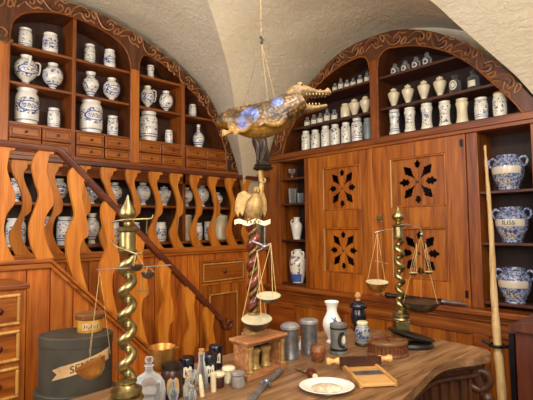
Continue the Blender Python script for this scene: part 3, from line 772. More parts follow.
LS = {1: 3.14, 2: 2.82, 3: 2.485}
YL = 4.13
G = 'blue and white jars in the arched wall cabinet'
# x, shelf, kind, radius, height, material, label
left_jars = [
 (1.096, 1, 'cyl', 0.055, .185, 'fa_leaf', 'small banded jar, leftmost on the top shelf of the arched cabinet'),
 (1.300, 1, 'cyl', 0.064, .20, 'fa_cart', 'small cartouche jar, second from the left on the top shelf of the arched cabinet'),
 (1.655, 1, 'cyl', 0.050, .20, 'fa_sprig2', 'small pale jar, third from the left on the top shelf of the arched cabinet'),
 (1.850, 1, 'cyl', 0.054, .20, 'fa_cart', 'small jar with blue label, fourth on the top shelf of the arched cabinet'),
 (2.294, 1, 'albarello', 0.041, .155, 'fa_leaf', 'little waisted jar alone under the right slope of the carved arch, top shelf'),
 (1.106, 2, 'globe', 0.093, .27, 'fa_cart', 'spherical syrup jar with spout, leftmost on the middle shelf of the arched cabinet'),
 (1.326, 2, 'globe', 0.086, .255, 'fa_sprig2', 'spherical footed jar with dense blue painting, second on the middle shelf'),
 (1.666, 2, 'pear', 0.075, .255, 'fa_sprig2', 'pear-shaped jar with tall neck, third on the middle shelf of the arched cabinet'),
 (1.873, 2, 'globe', 0.082, .245, 'fa_cart', 'spherical footed jar with broad shoulder and label, fourth on the middle shelf'),
 (2.261, 2, 'globe', 0.072, .25, 'fa_cart', 'spherical syrup jar with handle, fifth on the middle shelf, right of the thick post'),
 (2.480, 2, 'globe', 0.074, .24, 'fa_leaf', 'spherical footed jar with blue bands, sixth on the middle shelf'),
 (2.819, 2, 'cyl', 0.045, .155, 'fa_leaf', 'small jar in the rightmost niche above the bottle vase'),
 (1.120, 3, 'drum', 0.095, .315, 'fa_cart', 'large drum jar with dark label, leftmost above the small drawers'),
 (1.340, 3, 'cyl', 0.052, .185, 'fa_leaf', 'small jar between the two big drum jars, above the small drawers'),
 (1.675, 3, 'drum', 0.103, .325, 'fa_cart', 'largest plain drum jar with pale label, left of the thick post above the drawers'),
 (1.886, 3, 'cyl', 0.053, .205, 'fa_sprig2', 'small pale jar just left of the thick post, above the small drawers'),
 (2.274, 3, 'drum', 0.092, .31, 'fa_leaf', 'large drum jar with blue bands, right of the thick post'),
 (2.515, 3, 'cyl', 0.043, .155, 'fa_leaf', 'small jar left of the thin divider, right of the big banded drum jar'),
 (2.900, 3, 'bottlevase', 0.067, .275, 'fa_sprig2', 'white bottle-shaped vase with narrow neck, above the rightmost small drawers'),
]
for x, s, k, r, h, m, lab in left_jars:
    o = jar(k, r, h, m, (x, YL, LS[s]), lab, 'jar', 'apothecary_jar', G)
    if 'spout' in lab: add_spout(o, r, h, .62, 'white'); add_handle(o, r, h, .45, .85, .02, 1)
    if 'with handle' in lab: add_handle(o, r, h, .40, .88, .025, 1, 'fa_leaf')
# jars behind the balusters
G2 = 'jars on the open shelving behind the balusters'
up_ = [(1.05, 'globe', .074, .20, 'fa_leaf'), (1.40, 'globe', .076, .22, 'fa_cart'), (1.69, 'globe', .074, .20, 'fa_cart'), (1.915, 'globe', .074, .215, 'fa_sprig2'), (2.221, 'globe', .076, .235, 'fa_leaf'),
       (2.464, 'urn', .078, .215, 'fa_sprig2'), (2.740, 'globe', .074, .21, 'fa_leaf'), (2.953, 'globe', .080, .25, 'fa_leaf'), (3.170, 'globe', .066, .175, 'fa_leaf')]
for i, (x, k, r, h, m) in enumerate(up_):
    jar(k, r, h, m, (x, 4.14, 1.825), 'footed blue and white jar, %s on the upper shelf behind the balusters' % ORD[i], 'jar', 'apothecary_jar', G2)
lo_ = [(1.055, 'drum', .075, .235, 'fa_cart'), (1.255, 'drum', .078, .25, 'fa_sprig2'), (1.455, 'drum', .075, .25, 'fa_leaf'), (1.692, 'pear', .070, .285, 'fa_leaf'), (1.905, 'cyl', .058, .20, 'fa_cart'), (2.12, 'cyl', .058, .20, 'fa_leaf'),
       (2.415, 'cyl', .064, .20, 'fa_cart'), (2.70, 'canister', .088, .30, 'cream'), (2.895, 'cyl', .048, .19, 'fa_leaf'), (3.03, 'cyl', .048, .205, 'fa_cart'), (3.205, 'canister', .088, .30, 'cream')]
for i, (x, k, r, h, m) in enumerate(lo_):
    c = 'tall cream lidded canister' if k == 'canister' else 'blue and white jar'
    jar(k, r, h, m, (x, 4.13, 1.455), '%s, %s on the lower shelf behind the balusters' % (c, ORD[i]), 'jar', 'lidded_canister' if k == 'canister' else 'apothecary_jar', G2)
# grey glass jar with a tall lid on the rail end, against the plaster
t = thing('glass_storage_jar', 'squat blue-grey glass jar with tall stopper on the balustrade shelf against white plaster', 'jar', (3.50, 4.06, 2.236))
tag(cpart('corner_shelf', 'cab_x', (3.405, 3.64, 3.87, 4.29, 2.196, 2.236), parent=None, org=(0, 0, 0)), 'short wooden corner shelf under the blue-grey glass jar', 'shelf')
MB().lathe([(0, 0), (.078, 0), (.084, .01), (.084, .06), (.07, .085), (.05, .095), (.055, .105), (.045, .107), (.04, .097), (0, .095)], 24).build('jar_body', 'greyglaze', t, smooth=50)
MB().lathe([(.045, .107), (.06, .14), (.062, .19), (.045, .235), (.012, .25), (.018, .265), (0, .28)], 20).build('stopper', 'glassgrey', t, smooth=60)

# ---- right cupboard
XR = 3.80
RZ = -PI/2
GR = 'jars on the shelf over the cupboard doors'
def rj(k, r, h, m, y, z, lab, cat='jar', name='apothecary_jar', g=None, x=XR):
    return jar(k, r, h, m, (x, y, z), lab, cat, name, g, RZ)
row = [(3.300, .215), (3.160, .205), (3.015, .225), (2.885, .220), (2.745, .215), (2.605, .235)]
for i, (y, h) in enumerate(row):
    rj('square', .052 if i < 5 else .058, h + .01, 'fa_sprig' if i < 5 else 'fa_sprig2', y, 2.45, 'cream %s jar painted with a dark sprig, %s on the cornice shelf' % ('shouldered' if i < 5 else 'taller', ORD[i]), g=GR)
rj('cyl', .045, .22, 'greyglaze', 2.475, 2.45, 'narrow grey jar beside the central post on the cornice shelf', g=GR)
row = [(2.178, .24), (2.018, .225), (1.852, .23), (1.686, .215), (1.536, .205), (1.380, .18), (1.236, .18)]
for i, (y, h) in enumerate(row):
    k, m = [('albarello', 'fa_sprig2'), ('albarello', 'fa_sprig'), ('albarello', 'fa_sprig'), ('albarello', 'fa_sprig'), ('albarello', 'cream'), ('cyl', 'fa_sprig2'), ('cyl', 'fa_sprig')][i]
    c = ['waisted jar with dense blue scrolls', 'waisted jar with blue sprig', 'waisted jar with dark blue vine', 'waisted jar with blue swag', 'plain cream waisted jar', 'cream jar with pale blue marks', 'cream jar with a brown lid'][i]
    o = rj(k, .053, h + .01, m, y, 2.45, '%s, %s right of post on cornice shelf' % (c, ORD[i]), g=GR)
    if i == 6: MB().lathe([(.042, h + .010), (.046, h + .014), (.046, h + .024), (0, h + .026)], 18).build('lid', 'corkm', o, smooth=40)
# middle shelf
for i, (y, h, k) in enumerate([(3.275, .115, 'phial'), (3.175, .125, 'phial'), (3.085, .125, 'stopper_bottle'), (2.990, .155, 'stopper_bottle'), (2.890, .125, 'phial')]):
    o = rj(k, .036, h, 'glassgrey', y, 2.72, 'small glass bottle with white label, %s on middle shelf left of the post' % ORD[i], 'bottle', 'glass_bottle', 'glass bottles left of the post')
    MB().lathe([(.0365, h*.12), (.0365, h*.48)], 14, a0=-PI*.95, a1=-PI*.05).build('label', 'palepaper', o)
o = rj('square', .052, .155, 'cream', 2.745, 2.72, 'square cream pot left of the two urns on the middle shelf', g='ivory jars of the middle shelf')
for i, y in enumerate([2.630, 2.497]): rj('urn', .060, .19, 'urnwhite', y, 2.72, 'lidded ivory urn, %s of the two left of the post' % ('left' if i == 0 else 'right'), 'urn', 'lidded_urn', 'ivory jars of the middle shelf')
for i, y in enumerate([2.178, 2.030, 1.872, 1.722]): rj('urn', .056, .195, 'urnwhite', y, 2.72, 'lidded ivory urn, %s of the four right of the post' % ORD[i], 'urn', 'lidded_urn', 'ivory urns right of the post')
for i, (y, h) in enumerate([(1.588, .17), (1.432, .17)]):
    o = rj('phial', .050, h, 'glassdark', y, 2.72, 'dark glass bottle with %s label, right of the ivory urns' % ('an oval white' if i == 0 else 'a plain white'), 'bottle', 'dark_bottle', 'dark bottles right of the urns')
    pts = [(.034*math.cos(a), h*.42 + .042*math.sin(a)) for a in [2*PI*k/24 for k in range(24)]] if i == 0 else [(-.03, h*.14), (.03, h*.14), (.03, h*.44), (-.03, h*.44)]
    inner = [[(.024*math.cos(a), h*.42 + .031*math.sin(a)) for a in [2*PI*k/24 for k in range(24)]]] if i == 0 else []
    def wrap(u, v, w, rr=.0505): a = u/rr; return ((rr + w)*math.sin(a), -(rr + w)*math.cos(a), v)
    MB().fill(pts, inner, 0, .0012, wrap, .006).build('label', 'palepaper', o)
    if i == 0: MB().fill([(a*.55, h*.42 + (b - h*.42)*.55) for a, b in pts], [], 0, .0012, wrap, .006).build('label_mark', 'palepaper', o)
# top shelf
for i, (y, h) in enumerate([(2.875, .10), (2.798, .135), (2.718, .10), (2.640, .10), (2.555, .11), (2.470, .12)]):
    o = rj(['phial', 'stopper_bottle'][i % 2], .030, h, 'glassgrey', y, 3.03, 'tiny stoppered bottle, %s on the top shelf left of the post' % ORD[i], 'bottle', 'glass_bottle', 'tiny bottles left of the post')
    MB().lathe([(.0305, h*.1), (.0305, h*.5)], 12, a0=-PI*.95, a1=-PI*.05).build('label', 'palepaper', o)
for i, (y, h) in enumerate([(2.155, .115), (2.048, .115), (1.938, .12), (1.832, .13)]):
    o = rj('stopper_bottle', .042, h, 'glassgrey', y, 3.03, 'glass jar with a round label, %s on top shelf right of the post' % ORD[i], 'jar', 'glass_jar', 'glass jars right of the post')
    def wrap(u, v, w, rr=.0425): a = u/rr; return ((rr + w)*math.sin(a), -(rr + w)*math.cos(a), v)
    cc = [(.026*math.cos(a), h*.30 + .026*math.sin(a)) for a in [2*PI*k/20 for k in range(20)]]
    MB().fill(cc, [[(a*.6, h*.30 + (b-h*.30)*.6) for a, b in cc]], 0, .001, wrap, .006).build('label', 'palepaper', o)
# narrow shelves at the left of the doors
rj('goblet', .045, .115, 'glassgrey', 3.525, 2.15, 'clear glass goblet on the narrow shelf, topmost', 'glass', 'glass_goblet')
rj('beaker', .050, .175, 'glassgrey', 3.520, 1.86, 'tall clear glass beaker on the narrow shelves', 'glass', 'glass_beaker')
rj('beaker', .042, .115, 'glassgrey', 3.395, 1.86, 'short glass beaker right of the tall one on the narrow shelf', 'glass', 'glass_beaker')
o = rj('jug', .066, .255, 'white', 3.465, 1.445, 'plain white jug on the narrow shelf above the painted amphora', 'jug', 'white_jug')
add_handle(o, .055, .255, .45, .88, .03, -1)
o = rj('amphora', .098, .375, 'fa_amph', 3.455, .955, 'large white two-handled amphora with yellow and blue painting, lowest narrow shelf', 'amphora', 'painted_amphora')
add_handle(o, .07, .375, .62, .93, .02, 1, 'white', .011); add_handle(o, .07, .375, .62, .93, .02, -1, 'white', .011)
MB().lathe([(.0665, .012), (.0715, .03), (.0855, .095), (.0860, .100), (.0675, .012)], 20, a0=-PI*.85, a1=-PI*.1).build('painted_base', 'bluemark', o, smooth=60)
# three big drug jars at the right
for i, (y, z, h) in enumerate([(1.196, 1.86, .278), (1.186, 1.45, .278), (1.184, .985, .270)]):
    o = rj('drugjar', .118, h, 'fa_dense', y, z, 'large blue drug jar with two ear handles, %s on the right-hand shelves' % ['topmost', 'middle one', 'lowest'][i], 'jar', 'drug_jar', 'big drug jars')
    for s in (1, -1):
        pts = spline([(s*.078, 0, h*.86), (s*.112, 0, h*.94), (s*.140, 0, h*.86), (s*.132, 0, h*.72), (s*.112, 0, h*.66)], 5)
        MB().tube(pts, .011, 8).build('ear_handle', 'fa_dense', o, smooth=60)
    if i == 1:
        def wr_(u, v, w): a = u/.118 + .1; return ((.1190 + w)*math.sin(a), -(.1190 + w)*math.cos(a), v + .56*h)
        textmesh('ILISS', .048, wr_).build('lettering', 'ink', o)
# ------------------------------------------------------------------ the counter
TZ = .93
cnt = thing('shop_counter', 'worn brown wooden counter with curved front edge and carved dark side, covered with pharmacy tools', 'counter', (1.5, 1.3, 0))
oC = (1.5, 1.3, 0)
front = spl2([(2.53, 1.00), (2.505, .93), (2.44, .89), (2.34, .918), (2.25, .962), (2.16, .995), (2.06, .995), (1.955, .978), (1.775, .943), (1.608, .91), (1.3, .86), (1.0, .83), (.6, .82), (.40, .84)], 5)
back = spl2([(.36, .95), (.36, 1.70), (.50, 1.80), (.9, 1.84), (1.4, 1.86), (1.97, 1.86), (2.35, 1.78), (2.50, 1.60), (2.535, 1.30), (2.535, 1.10)], 5)
ptsT = front + back
MB().fill(ptsT, [], TZ - .042, TZ, lambda u, v, w: (u, v, w)).build('counter_top', 'table', cnt, org=oC, bevel=.012)
def inset(d):
    P = [Vector(p) for p in ptsT]; o = []
    for i, p in enumerate(P):
        t = (P[(i+1) % len(P)] - P[i-1]).normalized(); n = Vector((-t.y, t.x))   # clockwise loop
        o.append(p, ) if False else o.append((p.x + n.x*d, p.y + n.y*d))
    return o
area = sum(a[0]*b[1] - b[0]*a[1] for a, b in zip(ptsT, ptsT[1:] + ptsT[:1]))
sg = 1 if area > 0 else -1
MB().fill(inset(sg*.075), [], .02, TZ - .042, lambda u, v, w: (u, v, w)).build('counter_body', 'tabledark', cnt, org=oC)
def rim(d, z, r, name, m='tabledark'):
    q = inset(sg*d)[:len(front)]
    MB().tube([(a, b, z) for a, b in q], r, 8).build(name, m, cnt, org=oC, smooth=60)
rim(.052, TZ - .062, .020, 'upper_moulding'); rim(.060, TZ - .115, .014, 'lower_moulding')
q = inset(sg*.066)[:len(front)]
fb = MB(); acc = 0
for i in range(8, len(q) - 6, 3):
    a, b = Vector(q[i]), Vector(q[i+1]); t = (b - a).normalized(); n = Vector((-t.y, t.x))
    fb.obox(((a+b)/2)[:], t[:], n[:], .007, .010, .25, TZ - .12)
fb.build('carved_ribs', 'tabledark', cnt, org=oC, bevel=.004)
# scroll bracket under the rounded end
br = MB()
cxy = Vector((2.43, .945)); dirv = Vector((.35, -.94)).normalized()
sp = []
for i in range(40):
    t = i*.26; r = .085 - .0085*t*.9
    if r < .012: break
    sp.append((cxy.x + dirv.x*(r*math.cos(t + 1.2)) , cxy.y + dirv.y*(r*math.cos(t + 1.2)), .80 + r*math.sin(t + 1.2)))
br.tube(sp, .022, 8)
br.sphere((2.445, .915, .70), .032, 12, 8)
br.tube([(2.42, .985, .88), (2.45, .93, .70), (2.44, .96, .55), (2.43, .95, .30), (2.43, .95, .02)], [.035, .03, .038, .05, .05], 10)
br.build('scroll_bracket', 'tabledark', cnt, org=oC, smooth=60)

Rv = Vector((math.sin(YAW), -math.cos(YAW), 0)); RA = math.atan2(Rv.y, Rv.x)   # picture-right as a compass direction of the scale beams
def place(x, y, z=TZ): return (x, y, z)
def one(mb, name, mat, loc, label, cat, group=None, **kw): return tag(mb.build(name, mat, loc=loc, **kw), label, cat, group)

# ---- two brass scale stands with twisted columns
def helix(mb, h0, h1, rad, off, turns, r0, phase=0, strands=2, seg=10, n=90):
    for s in range(strands):
        pts = []; rr = []
        for i in range(n + 1):
            t = i/n; a = phase + 2*PI*(turns*t + s/strands)
            pts.append((math.cos(a)*off, math.sin(a)*off, h0 + (h1 - h0)*t)); rr.append(r0)
        mb.tube(pts, rr, seg)
    return mb
def pan(c, r, depth, name, parent, mout, minn, tilt=0, lean=None):
    pr = [(0, 0), (r*.35, depth*.06), (r*.68, depth*.30), (r*.92, depth*.78), (r, depth)]
    m = Matrix.Translation(c) @ Matrix.Rotation(tilt, 4, 'Y')
    if lean: m = Matrix.Translation(c) @ Matrix.Rotation(lean[0], 4, lean[1]) @ Matrix.Rotation(tilt, 4, 'Y')
    p = MB().lathe(pr + [(r*.985, depth)], 28).xf(m).build(name, mout, parent, smooth=60)
    MB().lathe([(0, .003)] + [(a*.985, b + .003) for a, b in pr[1:]], 28).xf(m).build('pan_inside', minn, p, smooth=60, recalc=False)
    return p
def cords(c, r, depth, top, parent, mat='cord', rad=.0014, n=3, ph=.4):
    b = MB()
    for k in range(n):
        a = ph + 2*PI*k/n
        b.tube([(c[0] + r*math.cos(a), c[1] + r*math.sin(a), c[2] + depth), top], rad, 5)
    return b.build('cords', mat, parent)
def scale_stand(loc, label, tw, fs=1.0):
    t = thing('scale_stand', label, 'scale', loc, RA)
    MB().box(-.048, .048, -.048, .048, 0, .012).box(-.040, .040, -.040, .040, .012, .11).build('pedestal', 'brass', t, bevel=.004)
    MB().lathe([(.052, .11), (.056, .116), (.052, .124), (.042, .128), (.050, .136), (.050, .146), (.036, .152), (.028, .162), (.034, .170), (.022, .178)], 24).build('base_rings', 'brass', t, smooth=35)
    h = MB(); n = 150; pts = []; rr = []
    for i in range(n + 1):
        u = i/n; a = 2*PI*5.2*u*tw
        pts.append((math.cos(a)*.0165, math.sin(a)*.0165, .172 + .415*u)); rr.append(.0165 - .001*u)
    h.tube(pts, rr, 14)
    h.build('twisted_column', 'brass', t, smooth=60)
    MB().lathe([(.020, .583), (.030, .588), (.032, .594), (.026, .600), (.026, .655), (.034, .660), (.036, .668), (.026, .674), (0, .674)], 20).build('capital', 'brass', t, smooth=35)
    MB().lathe([(.014, .674), (.020, .682), (.014, .690), (.026, .698), (.036, .712), (.037, .722), (.030, .736), (.018, .750), (.009, .764), (.004, .778), (0, .782)], 20, sx=fs, sy=fs).build('finial', 'brass', t, smooth=50)
    return t
# nearer stand
nl = scale_stand((.690, 1.390, TZ), 'tall brass scale stand with twisted column in the foreground, beside the dark boxes', 1, .74)
# arms: beam with hooked tip to picture-right, short arm to the left
MB().tube(spline([(-.05, -.01, .690), (.0, -.036, .696), (.05, -.03, .698), (.084, -.02, .700), (.090, -.02, .712)], 5), .0032, 8).tube([(.070, -.02, .698), (.068, -.02, .65)], .002, 6).build('hook_arm', 'brass', nl, smooth=60)
MB().tube(spline([(-.050, -.01, .628), (-.03, -.03, .612), (0, -.036, .600), (.04, -.03, .585), (.06, -.03, .590)], 5), .003, 8).build('lower_arm', 'brass', nl, smooth=60)
MB().tube([(-.085, -.045, .536), (.0, -.045, .540), (.155, -.045, .549)], .0020, 6).build('balance_beam', 'steel', nl, smooth=60)
for c, r, d, tp in (((.043, -.045, .530), .022, .018, (.043, -.045, .59)), ((.080, -.045, .506), .022, .018, (.080, -.045, .546))):
    pan(c, r, d, 'small_pan', nl, 'panmetal', 'panmetal'); cords(c, r, d, tp, nl, rad=.0008)
MB().box(.042, .084, -.047, -.043, .464, .469).tube([(.062, -.045, .468), (.062, -.045, .545)], .0009, 5).build('weight_hanger', 'brass', nl)
c = (-.088, -.03, .192)
pan(c, .049, .050, 'scale_pan', nl, 'gold', 'gold', R(-24)); cords((c[0], c[1], c[2] + .02), .042, .050, (-.080, -.03, .536), nl, rad=.0005)
# farther stand
fl = scale_stand((2.41, 1.375, TZ), 'brass scale stand with twisted column in front of the fretwork doors', -1)
MB().tube(spline([(-.04, -.02, .640), (-.09, -.03, .64), (-.15, -.03, .625)], 5), .0028, 8).tube(spline([(0, -.036, .668), (.05, -.03, .672), (.085, -.02, .655), (.12, -.02, .650), (.13, -.02, .62)], 5), .003, 8).sphere((.13, -.02, .612), .012, 8, 6).build('hook_arm', 'steel', fl, smooth=60)
c = (-.150, -.05, .278)
pan(c, .066, .060, 'scale_pan', fl, 'gold', 'paninside', 0, (R(6), 'X')); cords(c, .060, .055, (-.135, -.03, .625), fl, rad=.0013)
MB().tube([(-.155, -.03, .46), (-.075, -.03, .44)], .0025, 6).tube([(-.115, -.03, .62), (-.115, -.03, .45)], .001, 5).build('balance_beam', 'brass', fl)
for cc in ((.062, -.06, .375), (.150, -.06, .380)):
    pan(cc, .024, .014, 'small_pan', fl, 'brass', 'paninside'); cords(cc, .023, .014, (cc[0]*.6 + .13*.4, -.05, .56), fl, rad=.0010)
c = (.108, -.03, .155)
pan(c, .112, .062, 'scale_pan', fl, 'panmetal', 'panmetal'); cords((c[0], c[1], c[2]), .108, .062, (.125, -.02, .60), fl, rad=.0011, ph=1.2)

# ---- ornate balance: case with gilded columns, red twisted column and eagle
sx, sy = 1.415, 1.585
OU = (.025, .015)          # foot of the column on the case
om = thing('ornate_balance', 'ornate balance on a wooden case, with red twisted column, gilded eagle and hanging pans', 'scale', (sx, sy, TZ))
bx = MB()
bx.box(-.125, .125, -.112, .012, 0, .024)
bx.box(-.112, .112, -.012, .004, .024, .142).box(-.112, -.088, -.095, -.012, .024, .142).box(.088, .112, -.095, -.012, .024, .142)
bx.build('case', 'shrine', om, bevel=.003)
MB().box(-.118, .118, -.102, .010, .140, .152).box(-.128, .128, -.112, .016, .152, .166).build('case_top', 'shrine', om, bevel=.004)
MB().box(-.088, .088, -.020, -.012, .024, .140).build('alcove_back', 'blackwood', om)
for x in (-.100, .100):
    MB().lathe([(.014, .024), (.015, .034), (.0105, .038), (.011, .085), (.010, .124), (.014, .130), (.015, .140)], 14, (x, -.100, 0)).build('gilded_column', 'giltcarve', om, smooth=40)
MB().box(-.114, -.112, -.085, -.015, .04, .130).build('side_panel', 'shrine', om)
MB().box(OU[0] - .042, OU[0] + .042, .0125, OU[1] + .045, 0, .166).build('column_plinth', 'shrine', om, bevel=.004)
MB().lathe([(.052, .166), (.052, .178), (.036, .188), (.046, .214), (.046, .222), (.034, .230), (.040, .244), (.040, .250), (.028, .260)], 24, (OU[0], OU[1], 0)).build('column_base', 'giltcarve', om, smooth=40)
tc = MB(); helix(tc, .255, .678, 0, .0155, 4.4, .0205, .4, 1, 12, 110)
tc.xf(Matrix.Translation((OU[0], OU[1], 0))).build('twisted_column', 'redlac', om, smooth=60)
tg = MB(); helix(tg, .255, .678, 0, .017, 4.4, .0085, .4 + PI, 1, 8, 110)
tg.xf(Matrix.Translation((OU[0], OU[1], 0))).build('gilded_vine', 'vine', om, smooth=60)
def L(u, w, v): return (Rv.x*u + w*math.cos(YAW) + OU[0], Rv.y*u + w*math.sin(YAW) + OU[1], v)  # u picture-right, w away from the viewer
rbn = MB(); pts = []
for i in range(25):
    u = -.085 + .17*i/24; pts.append((u, .690 + .006*math.sin(i*.55)))
vs = []; fs = []
for i, (u, v) in enumerate(pts):
    w = -.052 + .010*math.cos(u*22)
    for dz in (-.011, .011):
        for dw in (0, .004): vs.append(L(u, w + dw, v + dz))
for i in range(len(pts) - 1):
    a, b = i*4, (i+1)*4
    fs += [(a, a+2, b+2, b), (a+1, b+1, b+3, a+3), (a, b, b+1, a+1), (a+2, a+3, b+3, b+2)]
fs += [(0, 1, 3, 2), (96, 98, 99, 97)]
rb_ = rbn.add(vs, fs).build('ribbon', 'bone', om)
lt = MB()
for i, u in enumerate([-.022, -.012, -.003, .006, .016, .026, .037]):
    lt.tube([L(u, -.047 - .0125*0 - .0, .684), L(u + (.004 if i % 2 else -.003), -.047, .698)], .0016, 5)
lt.build('ribbon_lettering', 'ink', rb_)
# eagle
eg = MB()
eg.tube([L(0, .0, .70), L(.004, -.005, .745), L(.012, -.010, .785), L(.018, -.018, .812), L(.020, -.028, .835)], [.020, .044, .042, .026, .016], 12)
eg.sphere(L(.020, -.034, .842), .018, 12, 8)
eg.tube([L(.022, -.045, .845), L(.028, -.062, .840), L(.030, -.068, .829)], [.008, .005, .002], 8)
for s in (-1, 1):
    eg.tube([L(s*.012, -.008, .70), L(s*.016, -.030, .705), L(s*.02, -.05, .702)], [.010, .008, .004], 8)
eg.build('eagle', 'giltcarve', om, smooth=60)
for s in (-1, 1):
    wg = [(0, .81), (s*.030, .835), (s*.052, .82), (s*.062, .78), (s*.064, .735), (s*.052, .700), (s*.045, .725), (s*.036, .705), (s*.028, .735), (s*.015, .73), (s*.005, .76)]
    wg = [(a*(1.4 if s < 0 else 1.1), b + .012) for a, b in wg]
    MB().fill(wg, [], .0, .014, lambda u, v, w: L(u, w - .01 + abs(u)*.35, v)).build('wing', 'giltcarve', om, bevel=.004)
sb = MB().tube([L(.02, .01, .70), L(.034, .012, .80), L(.046, .012, .88), L(.040, .012, .93), L(.046, .012, .955)], [.012, .014, .013, .016, .018], 10)
sp = [L(.052 + (.018 - .0022*t)*math.cos(t*1.2 + 2), .004, .895 + (.018 - .0022*t)*math.sin(t*1.2 + 2)) for t in [i*.3 for i in range(20)]]
sb.tube(sp, .006, 6)
sb.build('scroll_bracket', 'giltcarve', om, smooth=60)
# dark figure on a moulded plinth above
MB().lathe([(.030, .942), (.046, .948), (.050, .956), (.040, .962), (.044, .968), (.036, .976), (.030, .985)], 20).xf(Matrix.Translation(L(.052, .012, 0)) @ Matrix.Translation((0, 0, 0))).build('plinth', 'bronze', om, smooth=40)
MB().tube([L(.05, .012, .98), L(.055, .01, 1.01), L(.046, .012, 1.05), L(.036, .014, 1.09), L(.034, .014, 1.12)], [.032, .036, .034, .038, .034], 12).tube([L(.05, -.02, .99), L(.062, -.028, 1.03), L(.058, -.018, 1.08)], [.010, .012, .008], 8).tube([L(.03, -.016, .99), L(.03, -.024, 1.04), L(.022, -.01, 1.09)], [.009, .012, .008], 8).build('bronze_figure', 'bronze', om, smooth=60)
# balance hung from the column
MB().tube([L(.0, -.03, .60), L(.04, -.055, .585), L(.055, -.06, .575)], .006, 8).tube([L(.018, -.06, .552), L(.055, -.06, .572), L(.088, -.06, .590)], .004, 8).sphere(L(.055, -.06, .575), .011, 10, 6).tube([L(.058, -.06, .67), L(.056, -.06, .575)], .004, 6).build('balance_beam', 'steel', om, smooth=60)
for (u, v, r, d, tu, tz) in ((.016, .190, .072, .052, .022, .552), (.072, .318, .058, .028, .086, .588)):
    cc = L(u, -.06, v)
    pan(cc, r, d, 'scale_pan', om, 'panmetal', 'paninside', 0, (R(11), Rv)); cords(cc, r*.96, d, L(tu, -.06, tz), om, rad=.0018, n=3, ph=2.2)
# two small gilded pots standing in the alcove
for i, x in enumerate((-.040, .026)):
    one(MB().lathe([(0, 0), (.024, 0), (.026, .008), (.020, .016), (.019, .05), (.022, .072), (.027, .080), (.027, .090), (.020, .094), (0, .095)], 18), 'gilded_pot', 'giltcarve', (sx + x, sy - .062, TZ + .024), 'small gilded pot in the case of the ornate balance, %s one' % ('left' if i == 0 else 'right'), 'pot', 'gilded pots in the case', smooth=45)

# ---- vessels on the counter
def vessel(prof, name, mat, x, y, label, cat, z=TZ, seg=28, group=None, smooth=45):
    return one(MB().lathe(prof, seg), name, mat, (x, y, z), label, cat, group, smooth=smooth)
for x, y, h, lab in ((1.672, 1.582, .172, 'pewter canister with domed lid next to the balance case'), (1.803, 1.568, .180, 'pewter canister with flat-domed lid left of the white vase')):
    o = vessel([(0, 0), (.045, 0), (.046, .006), (.043, .012), (.043, h - .03), (.0445, h - .026)], 'pewter_canister', 'pewter', x, y, lab, 'canister')
    dome = .012 if h < .175 else .003
    MB().lathe([(.0445, h - .026), (.049, h - .022), (.049, h - .010), (.044, h - .004), (.032, h - .004 + dome*.6), (.012, h - .004 + dome), (0, h - .004 + dome)], 28).build('lid', 'pewterlid', o, smooth=35)
vessel([(0, 0), (.016, 0), (.017, .03), (.012, .04), (.013, .045), (0, .046)], 'small_white_pot', 'white', 1.835, 1.650, 'tiny white pot between the two pewter canisters', 'pot')
o = vessel([(0, 0), (.034, 0), (.036, .006), (.025, .018), (.027, .03), (.045, .062), (.055, .098), (.052, .128), (.036, .158), (.029, .178), (.031, .205), (.042, .230), (.040, .234), (.027, .205), (.024, .18), (0, .17)], 'white_vase', 'white', 2.060, 1.615, 'white vase with blue mark behind the black and grey mug', 'vase')
def vw(u, v, w):
    a = u/.054 + .28; v = v*.85 + .045
    r = .055 - max(0, v - .098)*.10 - max(0, v - .128)*.43
    return ((r + w)*math.sin(a - 1.1), -(r + w)*math.cos(a - 1.1), v)
vm = MB()
for c_ in ([(-.012, .062), (-.004, .085), (.010, .104), (.020, .122)], [(-.006, .118), (.006, .108), (.014, .092), (.012, .076)], [(.006, .108), (.018, .104), (.024, .094)]):
    vm.tube([Vector(vw(a_, b_, 0)) for a_, b_ in spl2(c_, 5)], .0042, 6)
vm.build('painted_mark', 'bluemark', o)
# grey mug with black leaf
o = vessel([(0, 0), (.045, 0), (.047, .006), (.045, .012), (.043, .022), (.042, .130), (.044, .136), (.044, .146), (.046, .150), (.045, .153), (.040, .152), (.038, .140), (0, .138)], 'drug_mug', 'stripejar', 1.912, 1.458, 'grey stoneware mug with black leaf emblem in front of the white vase', 'mug')
FA = math.atan2(-1.458, -1.912) + PI/2                   # turn the painted front to the room
def mw(u, v, w): a = u*.76/.043 - PI/4 + .25; return ((.0434 + w)*math.sin(a), -(.0434 + w)*math.cos(a), v*.97)
MB().fill(spl2([(.005, .035), (-.022, .05), (-.028, .08), (-.018, .11), (.006, .122), (.022, .112), (.004, .104), (-.006, .08), (.0, .055), (.02, .045), (.024, .036)], 4, True), [], 0, .0012, mw, .005).build('emblem', 'ink', o)
MB().fill(spl2([(.012, .058), (.004, .075), (.008, .095), (.022, .100), (.030, .085), (.028, .065)], 4, True), [], 0, .0010, mw, .005).build('emblem_fill', 'palepaper', o)
for z0, z1 in ((.018, .030), (.128, .137)): MB().lathe([(.0448, z0), (.0449, z1)], 28).build('dark_band', 'ink', o)
# turned ball box
o = vessel([(0, 0), (.022, 0), (.025, .004), (.033, .016), (.038, .036), (.0385, .046)], 'wooden_ball_box', 'ball', 1.728, 1.446, 'round turned wooden box like an apple, between canisters and plate', 'box')
MB().lathe([(.0385, .047), (.0394, .050), (.0385, .053), (.035, .070), (.024, .082), (.010, .087), (.005, .086), (0, .086)], 28).build('lid', 'ball', o, smooth=45)
